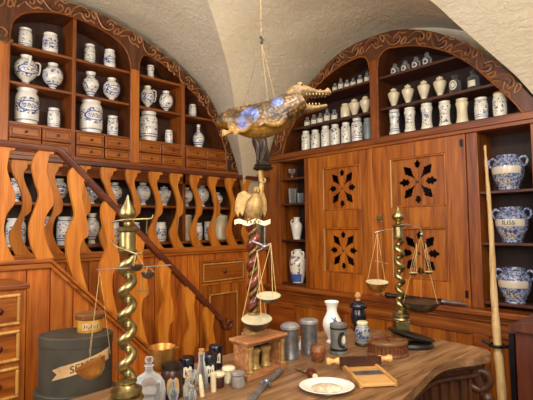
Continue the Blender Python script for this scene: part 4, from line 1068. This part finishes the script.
# black urn with a wooden knob
o = vessel([(0, 0), (.038, 0), (.041, .01), (.031, .02), (.030, .03), (.044, .055), (.049, .09), (.043, .125), (.036, .14)], 'black_urn', 'blacklac', 2.395, 1.665, 'black lacquered urn with domed lid and wooden knob behind the small jar', 'urn')
MB().lathe([(.036, .14), (.053, .146), (.056, .158), (.051, .170), (.034, .182), (.019, .190), (.013, .192)], 28).build('lid', 'blacklac', o, smooth=40)
MB().lathe([(.014, .190), (.016, .196), (.012, .203), (.020, .212), (.022, .224), (.015, .236), (.007, .244), (0, .246)], 18).build('knob', 'corkm', o, smooth=50)
o = vessel([(0, 0), (.042, 0), (.044, .006), (.038, .014)], 'small_labelled_jar', 'blackwood', 2.135, 1.460, 'small grey and black jar with white scrolls right of the mug', 'jar')
MB().lathe([(.036, .014), (.041, .03), (.043, .06), (.040, .09), (.029, .108), (.027, .114)], 26).build('jar_body', 'fa_dark', o, smooth=50)
MB().lathe([(.027, .112), (.031, .116), (.031, .126), (.026, .131), (0, .132)], 24).build('lid', 'cream', o, smooth=40)
# oval carved box
ob = thing('oval_box', 'oval carved wooden box with patterned lid, centre right of the counter', 'box', (2.062, 1.258, TZ), RA)
MB().lathe([(0, 0), (.102, 0), (.106, .006), (.102, .012), (.098, .016), (.098, .056), (.100, .060)], 36, sy=.78).build('box_body', 'boxwood', ob, smooth=35)
li = MB().lathe([(.100, .058), (.105, .062), (.105, .070), (.100, .076), (.089, .080), (.057, .084), (0, .086)], 36, sy=.78).build('lid', 'boxwood', ob, smooth=35)
cv = MB()
for k in range(6):
    a = 2*PI*k/6
    cv.tube([(math.cos(a + q*.5)*.080*q, math.sin(a + q*.5)*.062*q, .0855 - .004*q*q) for q in [j/8 for j in range(1, 9)]], .004, 6)
cv.build('lid_carving', 'turned', li, smooth=60)
cv = MB()
for k in range(30):
    a = 2*PI*k/30; cv.box(math.cos(a)*.0975 - .003, math.cos(a)*.0975 + .003, math.sin(a)*.0760 - .003, math.sin(a)*.0760 + .003, .018, .054)
cv.build('side_carving', 'turned', ob)
# black paddle-shaped lid leaning beside it
pd = thing('black_oval_lid', 'large black oval dish leaning tilted beside the carved box, under the brass stand', 'dish', (2.262, 1.235, TZ), RA + .05)
m = Matrix.Translation((0, 0, .066)) @ Matrix.Rotation(R(15), 4, 'Y')
MB().lathe([(0, -.016), (.10, -.012), (.128, .0), (.134, .007), (.124, .013), (0, .018)], 36, sy=.6).xf(m).build('dish', 'blackwood', pd, smooth=45)
MB().lathe([(0, 0), (.090, 0), (.096, .008), (.088, .024), (.064, .034), (0, .037)], 30, (.03, .0, 0), sy=.6).build('dish_foot', 'blackwood', pd, smooth=45)
# pill board
pbd = thing('pill_board', 'light wooden pill-rolling board with roller bar across, front right of the counter', 'pill board', (1.70, 1.14, TZ), math.atan2(.20, .15))
# local x = towards the far end, local y = to the left
MB().box(-.13, .125, -.082, .082, .004, .016).build('board', 'lightwood', pbd, bevel=.003)
for y in (-.082, .068): MB().box(-.13, .125, y, y + .014, .0, .026).build('side_rail', 'lightwood', pbd, bevel=.003)
gm = MB(); 
for k in range(14): gm.box(-.020, .030, -.064 + k*.0094, -.064 + k*.0094 + .0065, .016, .020)
gm.build('grooved_plate', 'pewter', pbd)
bar = MB().obox((.115, 0), (0, 1), (1, 0), .092, .017, .026, .056).build('roller_bar', 'browncer', pbd, bevel=.004)
for s in (-1, 1):
    MB().lathe([(.013, 0), (.017, .006), (.015, .016), (.009, .028), (.012, .04), (.018, .052), (.016, .064), (0, .068)], 16).xf(Matrix.Translation((.115, s*.092, .041)) @ Matrix.Rotation(-s*PI/2, 4, 'X')).build('bar_handle', 'lightwood', bar, smooth=50)
MB().obox((.096, 0), (0, 1), (1, 0), .100, .0025, .022, .060).build('bar_front', 'browncer', pbd)
# dark red turned handle with blade
kn = thing('turned_handle_tool', 'small tool with dark red turned handle and thin blade, left of the white plate', 'tool', (1.510, 1.300, TZ), math.atan2(.08, .045))
MB().lathe([(.010, -.036), (.014, -.030), (.011, -.024), (.020, -.010), (.0225, .006), (.019, .022), (.010, .032), (0, .034)], 18).xf(Matrix.Translation((0, 0, .023)) @ Matrix.Rotation(PI/2, 4, 'Y')).build('handle', 'turned', kn, smooth=50)
MB().lathe([(.0, -.046), (.011, -.045), (.012, -.036)], 14).xf(Matrix.Translation((0, 0, .023)) @ Matrix.Rotation(PI/2, 4, 'Y')).build('ferrule', 'bone', kn, smooth=50)
MB().tube([(.03, 0, .020), (.06, .01, .008), (.14, .03, .004)], [.004, .004, .002], 6).build('blade', 'brass', kn, smooth=60)
# white plate with powder
pl = one(MB().lathe([(0, 0), (.060, 0), (.064, .006), (.085, .012), (.110, .020), (.112, .023), (.108, .024), (.085, .016), (.064, .010), (0, .009)], 40, sy=.86), 'white_plate', 'plateglaze', (1.447, 1.168, TZ), 'white oval plate with brown and white powder at the front of the counter', 'plate', smooth=60, rotz=RA)
pw = MB().lathe([(.066, .010), (.055, .015), (.035, .021), (.015, .024), (0, .025)], 24, sy=.8).build('heap', 'powder', None, smooth=60, loc=(1.447, 1.170, TZ + .001), rotz=RA)
tag(pw, 'heap of brownish and white powder lying on the white plate', 'powder', kind='stuff')
# iron spatula / pestle
ps = thing('steel_pestle', 'steel pestle-like tool with forked joint lying at the front of the counter', 'tool', (1.33, 1.385, TZ), math.atan2(.15, .314))
MB().tube([(-.01, 0, .020), (.04, 0, .018), (.11, 0, .017), (.155, 0, .016), (.172, 0, .016)], [.010, .012, .0145, .0155, .008], 12).build('handle', 'steel', ps, smooth=60)
MB().tube([(-.20, 0, .008), (-.10, .004, .012), (-.03, 0, .018)], [.016, .014, .012], 10).tube([(-.045, -.022, .018), (-.02, -.012, .022), (-.005, 0, .020)], [.006, .009, .008], 8).tube([(-.045, .022, .018), (-.02, .012, .022), (-.005, 0, .020)], [.006, .009, .008], 8).sphere((-.03, 0, .024), .013, 10, 7).build('joint', 'steel', ps, smooth=60)

# ---- bottles and pots at the near-left of the counter
dm = thing('glass_carboy', 'large clear glass bottle with round stopper at the bottom beside the nearest brass column', 'bottle', (.868, 1.565, TZ))
MB().lathe([(0, .002), (.056, 0), (.062, .006), (.063, .05), (.058, .080), (.042, .104), (.022, .116), (.015, .121), (.015, .140), (.019, .144)], 28).build('bottle_body', 'glass', dm, smooth=50)
MB().lathe([(.0, .128), (.012, .132), (.014, .144), (.007, .150), (.013, .156), (.017, .166), (.013, .176), (0, .180)], 18).build('stopper', 'glassgrey', dm, smooth=50)
MB().lathe([(0, .006), (.050, .006), (.054, .012), (.055, .05), (0, .052)], 24).build('liquid', 'glassgrey', dm, smooth=40)
# brass pouring bowl above the labelled jar, on an iron ring stand
bw = thing('brass_pouring_bowl', 'brass bowl with lip on a thin stand above the labelled jar, near the bottles', 'bowl', (.992, 1.680, TZ), RA)
bo = MB().lathe([(0, .072), (.024, .072), (.034, .080), (.044, .106), (.052, .142), (.058, .170), (.0565, .170), (.050, .142), (.041, .108), (.030, .086), (0, .080)], 28).build('bowl', 'gold', bw, smooth=50)
MB().fill(spl2([(.050, -.012), (.062, -.010), (.072, 0), (.062, .010), (.050, .012)], 4, True), [], .164, .168, lambda u, v, w: (u, v, w)).build('lip', 'gold', bo)
MB().lathe([(.010, 0), (.030, .002), (.030, .006), (.005, .010), (.005, .074)], 14).build('stand', 'brass', bw, smooth=40)
jw = one(MB().lathe([(0, 0), (.038, 0), (.042, .006), (.042, .092), (.036, .108)], 24), 'labelled_jar', 'browncer', (.966, 1.562, TZ), 'dark brown jar with big parchment label below the brass bowl', 'jar', smooth=45)
MB().lathe([(.036, .106), (.034, .112), (.040, .116), (.040, .130), (.030, .134), (0, .135)], 22).build('lid', 'bronze', jw, smooth=40)
def lw_(u, v, w): a = u/.042 - .42; return ((.0424 + w)*math.sin(a), -(.0424 + w)*math.cos(a), v)
MB().fill([(-.024, .025), (.024, .025), (.024, .062), (.020, .080), (.010, .088), (0, .080), (-.010, .088), (-.020, .080), (-.024, .062)], [], 0, .001, lw_, .005).build('label', 'paper', jw)
for i, (x, y, h, r) in enumerate(((1.105, 1.665, .106, .034), (1.185, 1.612, .116, .036), (1.312, 1.730, .106, .033))):
    o = one(MB().lathe([(0, 0), (r*.94, 0), (r*.97, .004), (r*.94, h - .026)], 24), 'black_canister', 'blacklac', (x, y, TZ), 'black cylindrical canister with torn white label, %s of the three' % ['leftmost', 'middle', 'rightmost'][i], 'canister', 'black labelled canisters', smooth=45)
    MB().lathe([(r*.98, h - .028), (r*1.04, h - .026), (r*1.04, h - .004), (r*.98, h), (0, h)], 24).build('lid', 'blacklac', o, smooth=40)
    def bw_(u, v, w, r=r): a = u/r - .50; return ((r*.975 + w)*math.sin(a), -(r*.975 + w)*math.cos(a), v)
    MB().fill([(-.018, .030), (-.008, .026), (.003, .032), (.018, .028), (.019, .070), (.010, .076), (.004, .066), (-.006, .074), (-.018, .070)], [], 0, .001, bw_, .005).build('label', 'palepaper', o)
    mk = MB()
    for k, u in enumerate((-.008, 0, .008)): mk.fill([(u - .0025, .040), (u + .0025, .040), (u + .002, .058), (u - .001, .060)], [], .001, .0016, bw_)
    mk.build('label_mark', 'ink', o)
def phial(x, y, h, r, mat, lab, cork=None, name='glass_phial', prof='phial', group='small bottles on the counter'):
    o = one(MB().lathe([(a*r, b*h) for a, b in PR[prof]], 18), name, mat, (x, y, TZ), lab, 'bottle', group, smooth=50)
    if cork: MB().lathe([(r*.40, h*.98), (r*.5, h*1.0), (r*.5, h*1.10), (0, h*1.11)], 12).build('cork', cork, o, smooth=40)
    return o
o = one(MB().lathe([(0, 0), (.026, 0), (.028, .006), (.026, .04), (.016, .085), (.012, .105), (.014, .135), (.012, .136)], 20), 'tall_clear_bottle', 'glass', (1.128, 1.588, TZ), 'tall narrow clear bottle with cork between the black canisters', 'bottle', smooth=50)
MB().lathe([(.010, .128), (.012, .136), (.013, .150), (0, .151)], 12).build('cork', 'corkm', o, smooth=40)
phial(.935, 1.500, .085, .020, 'glassblue', 'small bluish bottle with narrow neck in front of the labelled jar', None, 'blue_phial', 'bottlevase')
phial(.885, 1.525, .075, .016, 'glassdark', 'tiny dark stoppered bottle in front of the large clear bottle', 'blacklac')
phial(1.005, 1.508, .075, .018, 'glass', 'little clear phial right of the bluish bottle', 'corkm')
phial(1.072, 1.505, .055, .017, 'glassdark', 'small round dark flask left of the ivory tube', None, 'round_flask', 'globe')
phial(1.040, 1.552, .080, .017, 'glass', 'clear phial in front of the leftmost black canister', 'corkm')
phial(1.000, 1.470, .060, .015, 'glassgrey', 'short grey phial at the very front of the small bottles', None)
o = one(MB().lathe([(0, 0), (.022, 0), (.022, .004), (.004, .010), (.003, .045), (.010, .056), (.020, .075), (.021, .095), (.0195, .095), (.018, .076), (0, .06)], 18), 'stemmed_glass', 'glass', (1.030, 1.520, TZ), 'small stemmed measuring glass among the little bottles', 'glass', smooth=50)
one(MB().lathe([(0, 0), (.011, 0), (.012, .004), (.012, .058), (.013, .060), (.013, .074), (0, .075)], 14), 'ivory_tube', 'bone', (1.118, 1.492, TZ), 'slim ivory-coloured tube standing left of the small brown pot', 'tube', smooth=45)
p1 = one(MB().lathe([(0, 0), (.022, 0), (.025, .004), (.026, .045), (.022, .052)], 20), 'small_brown_pot', 'browncer', (1.165, 1.520, TZ), 'small brown pot with cream cloth lid in front of the middle black canister', 'pot', smooth=45)
MB().lathe([(.027, .046), (.030, .054), (.024, .060), (0, .062)], 20).build('lid', 'cream', p1, smooth=45)
p2 = one(MB().lathe([(0, 0), (.022, 0), (.025, .005), (.022, .02), (.024, .048)], 20), 'small_cream_pot', 'cream', (1.232, 1.535, TZ), 'small cream pot left of the balance case', 'pot', smooth=45)
MB().lathe([(.024, .048), (.030, .054), (.029, .062), (.02, .068), (0, .069)], 20).build('lid', 'cream', p2, smooth=45)
p3 = one(MB().lathe([(0, 0), (.028, 0), (.031, .006), (.026, .045)], 20), 'small_grey_pot', 'greycloth', (1.228, 1.468, TZ), 'small grey pot touching the corner of the balance case', 'pot', smooth=45)
MB().lathe([(.026, .045), (.030, .050), (.029, .058), (.016, .062), (0, .063)], 20).build('lid', 'greycloth', p3, smooth=45)
for i, (x, y, a) in enumerate(((1.012, 1.535, .5), (1.052, 1.478, -.4))):
    one(MB().lathe([(0, 0), (.010, 0), (.009, .05), (.006, .082), (.003, .088), (0, .088)], 10).xf(Matrix.Rotation(a*.25, 4, 'Y')), 'bone_spatula', 'bone', (x, y, TZ + .002), 'slim bone-coloured stick standing among the small bottles, %s one' % ('farther' if i == 0 else 'nearer'), 'stick', 'bone sticks', smooth=50)

# ---- black and steel syringe lying on the cupboard ledge
cy = thing('clyster_syringe', 'long black and steel syringe lying on the cupboard ledge behind the farther brass stand', 'syringe', (3.645, 1.93, .93))
X90 = Matrix.Translation((0, 0, .026)) @ Matrix.Rotation(PI/2, 4, 'X')
MB().lathe([(0, -.30), (.018, -.30), (.024, -.29), (.024, -.27), (.019, -.262), (.019, .20), (.024, .206), (.024, .23), (.018, .236)], 20).xf(X90).build('barrel', 'blackwood', cy, smooth=40)
MB().lathe([(.018, .234), (.017, .24), (.015, .38), (.017, .385), (.017, .40), (.006, .405), (.005, .44), (0, .441)], 18).xf(X90).build('nozzle', 'steel', cy, smooth=40)
MB().lathe([(0, -.36), (.012, -.36), (.012, -.345), (.005, -.34), (.005, -.298)], 14).xf(X90).build('plunger', 'steel', cy, smooth=40)
# ------------------------------------------------------------------ left foreground
dc = thing('drawer_chest', 'wooden chest with gilt-edged drawers at the far left, before the staircase', 'chest of drawers', (.30, 2.75, 0))
oD = (.30, 2.75, 0)
MB().box(-.14, .722, 2.605, 2.95, 0, 1.285).build('carcass', 'pine_z', dc, org=oD, bevel=.004)
MB().box(-.16, .735, 2.585, 2.96, 1.285, 1.312).build('chest_top', 'cab_x', dc, org=oD, bevel=.006)
for x0, x1 in ((-.12, .13), (.15, .40), (.42, .695)):
    for z1 in (1.268, 1.082, .896, .710, .524, .338):
        d = MB().box(x0, x1, 2.597, 2.90, z1 - .168, z1).build('drawer', 'door_x', dc, org=oD, bevel=.003)
        f = MB()
        for q in ((x0 + .004, x1 - .004, z1 - .164, z1 - .148), (x0 + .004, x1 - .004, z1 - .020, z1 - .004), (x0 + .004, x0 + .020, z1 - .148, z1 - .020), (x1 - .020, x1 - .004, z1 - .148, z1 - .020)): f.box(q[0], q[1], 2.583, 2.598, q[2], q[3])
        f.build('moulding', 'gilt', d, org=oD, bevel=.006)
        MB().lathe([(.007, 0), (.008, .014), (.018, .024), (.018, .034), (.008, .042), (0, .043)], 12).xf(Matrix.Translation((x1 - .105, 2.597, z1 - .084)) @ Matrix.Rotation(PI/2, 4, 'X')).build('knob', 'turned', d, org=oD, smooth=50)
# dark oval boxes on a low stand
bxp = (.785, 2.075)
sd = thing('low_stand', 'low wooden stand under the two stacked oval boxes', 'stand', (bxp[0], bxp[1], 0), RA)
MB().box(-.21, .21, -.16, .16, .56, .60).build('stand_top', 'cab_x', sd, bevel=.004)
for a in (-1, 1):
    for b in (-1, 1): MB().box(a*.18 - .02, a*.18 + .02, b*.13 - .02, b*.13 + .02, 0, .56).build('leg', 'cab_z', sd)
def oval_box(z, rx, ry, h, lidh, lab, text):
    t = thing('oval_chip_box', lab, 'box', (bxp[0], bxp[1], z), RA, 'dark oval boxes')
    k = ry/rx
    MB().lathe([(0, 0), (rx*.985, 0), (rx*.985, h - lidh + .004)], 56, sy=k).build('box_body', 'greybox', t, smooth=35)
    MB().lathe([(rx*.985, h - lidh), (rx, h - lidh + .002), (rx, h - .004), (rx - .004, h), (0, h)], 56, sy=k).build('lid', 'greybox', t, smooth=35)
    # parchment banner wrapped round the front
    def wrap(u, v, w):
        a = -PI/2 + u/(rx*.95)
        return (math.cos(a)*(rx*.985 + w), math.sin(a)*(rx*.985 + w)*k - (0), v)
    if text:
        b = MB(); n = 30; u0, u1 = -.020, .205; vs = []; fs = []
        for i in range(n + 1):
            u = u0 + (u1 - u0)*i/n; s = i/n
            zc = .098 + .060*s; hw = .025
            lo = .5 if i == 0 else 1
            for w in (0, .0018):
                vs.append(wrap(u, zc - hw, .0004 + w)); vs.append(wrap(u + (.028*(1 - abs(1)) if i == 0 else 0), zc + hw, .0004 + w))
        for i in range(n):
            a, c = i*4, (i+1)*4
            fs += [(a, c, c+1, a+1), (a+2, a+3, c+3, c+2), (a, a+2, c+2, c), (a+1, c+1, c+3, a+3)]
        # forked end
        e = len(vs)
        vs += [wrap(u0 - .034, .064, .0012), wrap(u0 - .032, .108, .0012), wrap(u0 - .010, .092, .0012)]
        fs += [(2, e, e+2), (2, e+2, 3), (3, e+2, e+1)]
        lb_ = b.add(vs, fs).build('label', 'paper', t)
        textmesh(text, .044, lambda u, v, w: wrap(u + .088, v + .097 + .060*(u + .108)/.225, w + .0032), .0006).build('lettering', 'ink', lb_)
    return t
oval_box(.60, .178, .130, .288, .05, 'lower and wider of the two stacked dark oval boxes at the left', None)
oval_box(.888, .162, .118, .240, .045, 'upper dark oval box with parchment banner lettering, carrying a small wooden pot', 'SEMEN')
wp = one(MB().lathe([(0, 0), (.052, 0), (.055, .004), (.054, .045), (.058, .058)], 28), 'small_wooden_pot', 'potyellow', (.845, 2.070, 1.128), 'small yellow painted pot with wooden lid on the upper oval box', 'pot', smooth=45)
MB().lathe([(.058, .056), (.064, .062), (.066, .078), (.062, .082), (0, .084)], 28).build('lid', 'boxwood', wp, smooth=40)
def pw_(u, v, w): a = u/.055 - .50; return ((.0565 + w)*math.sin(a), -(.0565 + w)*math.cos(a), v)
lb_ = MB().fill([(-.028, .012), (.045, .014), (.045, .046), (-.028, .044)], [], -.0005, .001, pw_, .006).build('label', 'paper', wp)
sc = MB()
for k in range(7): sc.tube([pw_(-.018 + k*.009, .020 + .004*(k % 2), .002), pw_(-.014 + k*.009, .038 - .005*(k % 3), .002)], .0014, 5)
sc.build('faded_writing', 'ink', lb_)

# ------------------------------------------------------------------ right foreground
cx_ = thing('dark_chest', 'dark red-brown chest with rounded overhanging lid at the bottom right corner', 'chest', (3.22, .60, 0))
oX = (3.22, .60, 0)
MB().box(2.95, 3.55, .25, .93, 0, .955).build('chest_body', 'darkred', cx_, org=oX, bevel=.006)
MB().fill(spl2([(.22, .955), (.22, .985), (.30, 1.015), (.60, 1.04), (.88, 1.015), (.955, .985), (.955, .955)], 4), [], 2.92, 3.57, RW).build('lid', 'darkred', cx_, org=oX, bevel=.006)
# staff in an iron bracket
sf = MB()
sp = spline([(3.25, 1.165, 2.150), (3.245, 1.158, 1.95), (3.195, 1.128, 1.55), (3.160, 1.115, 1.20), (3.085, 1.080, .86), (3.04, 1.050, .55), (3.0, 1.03, 0)], 8)
n = len(sp)
sf.tube(sp, [.007 + .021*min(1, i/(n*.75)) + .0015*math.sin(i*1.3) for i in range(n)], 12)
one(sf, 'wooden_staff', 'staff', (0, 0, 0), 'long pale tapering wooden staff standing upright in front of the right-hand shelves', 'staff', smooth=60)
ib = thing('iron_holder', 'black iron post with a hook arm holding the pale staff', 'holder', (2.99, .965, 0))
oI = (2.99, .965, 0)
MB().box(2.975, 3.005, .945, .975, .006, .93).build('post', 'iron', ib, org=oI, bevel=.003)
MB().box(2.955, 3.03, .935, .995, 0, .008).build('foot', 'iron', ib, org=oI)
c = Vector((3.068, 1.074, .82))
rg = MB().tube([(2.99, .965, .85), (3.00, .99, .84), (3.02, 1.035, .825)] , .011, 8)
rg.tube([(c.x + .044*math.cos(a), c.y + .044*math.sin(a), .82) for a in [2*PI*k/20 for k in range(20)]], .010, 8, closed=True)
rg.tube([(c.x - .02, c.y + .04, .825), (c.x - .035, c.y + .085, .845)], .010, 8)
rg.build('hook_arm', 'iron', ib, org=oI, smooth=50)

# ------------------------------------------------------------------ crocodile
CP = Vector((1.397, 1.395, 2.1)) - Vector((0, 0, 1.6)); CP = CP * .95 + Vector((0, 0, 1.6))
cr = thing('stuffed_crocodile', 'small stuffed crocodile with open jaws hanging from cords below the vault', 'crocodile', CP, RA)
k = .95
def c3(px, py, w=0): return ((px - 275)/221*k, w, (115 - py)/221*k)
bd = MB()
# curled tail stub, belly and shoulders: one continuous trunk
trunk = [c3(240, 117, .16), c3(228, 119, .10), c3(222, 119, .045), c3(228, 119, -.005), c3(238, 121, -.01), c3(250, 122, -.005), c3(262, 121, 0), c3(275, 116, 0), c3(287, 109.5, -.005), c3(296, 104.5, -.01), c3(303, 101, -.012)]
sp = spline(trunk, 6); rads = [.018, .024, .030, .038, .052, .068, .074, .070, .062, .052, .044]
rs = [p[0] for p in spline([(r, 0, 0) for r in rads], 6)]
bd.tube(sp, rs, 22)
# skull, upper jaw, lower jaw
def jaw(pts, wd, ht, seg=14):
    sp = spline(pts, 6); w = [p[0] for p in spline([(a, 0, 0) for a in wd], 6)]; h = [p[0] for p in spline([(a, 0, 0) for a in ht], 6)]
    b = MB(); vs = []; fs = []
    for i, p in enumerate(sp):
        a = sp[max(i-1, 0)]; c = sp[min(i+1, len(sp)-1)]; t = (c - a).normalized(); side = Vector((0, 1, 0)); side = (side - t*side.dot(t)).normalized(); u_ = side.cross(t)
        for q in range(seg):
            an = 2*PI*q/seg; vs.append(p + side*math.cos(an)*w[i] + u_*math.sin(an)*h[i])
    for i in range(len(sp)-1):
        for q in range(seg): fs.append((i*seg+q, i*seg+(q+1) % seg, (i+1)*seg+(q+1) % seg, (i+1)*seg+q))
    fs += [tuple(range(seg))[::-1], tuple((len(sp)-1)*seg+q for q in range(seg))]
    return vs, fs
hd = MB()
hd.add(*jaw([c3(289, 99), c3(295, 94.5), c3(301, 92.5), c3(308, 92.5), c3(316, 93.5), c3(323, 93.6), c3(327.5, 93.2), c3(331, 92.6)], [.040, .046, .046, .040, .031, .025, .026, .014], [.028, .036, .034, .024, .014, .011, .014, .008]))
hd.add(*jaw([c3(287, 104), c3(292, 106.5), c3(298, 108), c3(306, 109), c3(315, 109), c3(322, 107.5), c3(327, 106)], [.040, .044, .042, .036, .027, .020, .012], [.034, .036, .028, .020, .013, .010, .007]))
for w in (-.026, .026): hd.sphere(c3(299.5, 86.8, w), .014, 10, 7)
for i in range(7): hd.sphere(c3(304 + i*3.2, 89.8 + i*.28, (-.02 if i % 2 else .02) * (1 - i*.08)), .008 - .0004*i, 7, 5)
hd.sphere(c3(328, 90.5, 0), .011, 8, 6)
# legs: forelimb folded along the flank, hind foot at the left
def limb(pts, rr): bd.tube(spline(pts, 4), [p[0] for p in spline([(r, 0, 0) for r in rr], 4)], 10)
limb([c3(285, 117, -.045), c3(279, 127, -.066), c3(270, 128, -.07), c3(264, 126, -.07)], [.018, .014, .011, .008])
limb([c3(258, 112, -.045), c3(252, 119, -.064), c3(251, 128, -.062), c3(246, 133, -.055), c3(240, 133.5, -.05)], [.018, .016, .012, .010, .006])
limb([c3(234, 122, -.02), c3(231, 128, -.045), c3(234, 132, -.05), c3(228, 135, -.05)], [.017, .014, .012, .008])
for (px, py, w) in ((264, 126, -.07), (240, 133.5, -.05), (228, 135, -.05)):
    for q in (-1, 0, 1, 2): limb([c3(px + 2, py, w), c3(px - 2.5, py + q*1.6 - .6, w - .008), c3(px - 6, py + q*2.4, w - .004)], [.006, .005, .002])
# ridge scutes along the back
spn = spline(trunk, 6)
for i in range(20, len(spn) - 2, 2):
    for w in (-.020, 0, .020):
        r = rs[i]; p = spn[i] + Vector((0, w, math.sqrt(max(r*r - w*w, 0))))
        bd.sphere(tuple(p), .008, 6, 5, (1.2, .7, 1.0))
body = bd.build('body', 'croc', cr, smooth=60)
rm = body.modifiers.new('remesh', 'REMESH'); rm.mode = 'VOXEL'; rm.voxel_size = .0045; rm.use_smooth_shade = True
head = hd.build('head', 'crochead', cr, smooth=60)
rm = head.modifiers.new('remesh', 'REMESH'); rm.mode = 'VOXEL'; rm.voxel_size = .0035; rm.use_smooth_shade = True
for i in range(7):
    px = 306 + i*3.3
    for s_ in (-1, 1):
        w = s_*(.034 - .0028*i)
        MB().lathe([(.0020, .004), (.0014, .0), (0, -.004)], 6, c3(px, 96.6 - i*.15, w)).build('tooth', 'bone', head, smooth=60)
        if i < 5: MB().lathe([(.0019, -.004), (.0013, .0), (0, .003)], 6, c3(px - .6, 105.6 - i*.1, w*.95)).build('tooth', 'bone', head, smooth=60)
for s_ in (-1, 1): MB().sphere(c3(301.5, 87.6, s_*.036), .0055, 8, 6).build('eye', 'ink', head, smooth=60)
# suspension: cord from the vault, iron hook, four cords to the body
hg = thing('suspension_cords', 'cords and small iron hook hanging from the vault, carrying the crocodile', 'cords', CP, RA)
hk = c3(262, 40)
MB().tube([c3(262, 40), (c3(262, 40)[0], 0, 1.52)], .0006, 5).build('ceiling_cord', 'cord', hg)
MB().tube([(hk[0] - .004, 0, hk[2] + .022), (hk[0] + .006, 0, hk[2] + .010), (hk[0], 0, hk[2] - .008)], .006, 8).build('hook', 'iron', hg, smooth=60)
MB().tube([hk, c3(244, 107, -.02)], .0018, 6).tube([hk, c3(262, 104, .0)], .0020, 6).build('dark_cords', 'darkcord', hg)
MB().tube([hk, c3(268, 104, -.02)], .0005, 5).tube([hk, c3(276, 101, .0)], .0005, 5).build('thin_cords', 'cord', hg)

# ------------------------------------------------------------------ light
def area(name, loc, target, size, power, col, shape='DISK', spread=None):
    l = bpy.data.lights.new(name, 'AREA'); l.energy = power; l.color = col; l.size = size; l.shape = shape
    if spread: l.spread = R(spread)
    o = bpy.data.objects.new(name, l); COL.objects.link(o); o.location = loc
    o.rotation_euler = (Vector(target) - Vector(loc)).to_track_quat('-Z', 'Y').to_euler(); return o
def spot(name, loc, target, power, col, angle=70, blend=.6, rad=.06):
    l = bpy.data.lights.new(name, 'SPOT'); l.energy = power; l.color = col; l.spot_size = R(angle); l.spot_blend = blend; l.shadow_soft_size = rad
    o = bpy.data.objects.new(name, l); COL.objects.link(o); o.location = loc
    o.rotation_euler = (Vector(target) - Vector(loc)).to_track_quat('-Z', 'Y').to_euler(); return o
def point(name, loc, power, col, rad=.08):
    l = bpy.data.lights.new(name, 'POINT'); l.energy = power; l.color = col; l.shadow_soft_size = rad
    o = bpy.data.objects.new(name, l); COL.objects.link(o); o.location = loc; return o
WARM = (1, .87, .70)
area('soft_room_light', (.1, -.7, 2.9), (2.2, 2.8, 1.5), 2.4, 70, (1, .90, .76))
spot('ceiling_spot', (1.9, .5, 2.9), (1.6, 4.0, 1.8), 95, WARM, 100, .8, .12)
spot('cupboard_spot', (.9, 1.2, 3.1), (3.7, 1.8, 1.1), 108, WARM, 75, .8, .12)
spot('counter_spot', (.7, .4, 3.0), (1.8, 1.5, .9), 88, (1, .88, .76), 80, .8, .10)
point('vault_lamp', (2.75, .15, 2.55), 7, (1, .90, .78), .12)
area('vault_left_fill', (-1.3, 1.6, 2.1), (1.9, 3.2, 3.6), 1.4, 60, (1, .90, .76))  # this and the next fill are added to brighten the vault, no real fixtures
area('vault_fill', (-.2, -.5, 2.0), (1.6, 2.4, 3.7), 1.4, 34, (1, .91, .78))
area('window_daylight', (-1.0, 2.6, 2.7), (1.2, 2.0, 1.6), .6, 22, (.40, .58, 1), 'SQUARE')
w = bpy.data.worlds.new('world'); S.world = w; w.use_nodes = True
w.node_tree.nodes['Background'].inputs[0].default_value = (1, .92, .80, 1); w.node_tree.nodes['Background'].inputs[1].default_value = .38
S.view_settings.view_transform = 'Standard'; S.view_settings.look = 'None'; S.view_settings.gamma = 1; S.view_settings.use_curve_mapping = False
S.view_settings.exposure = 0
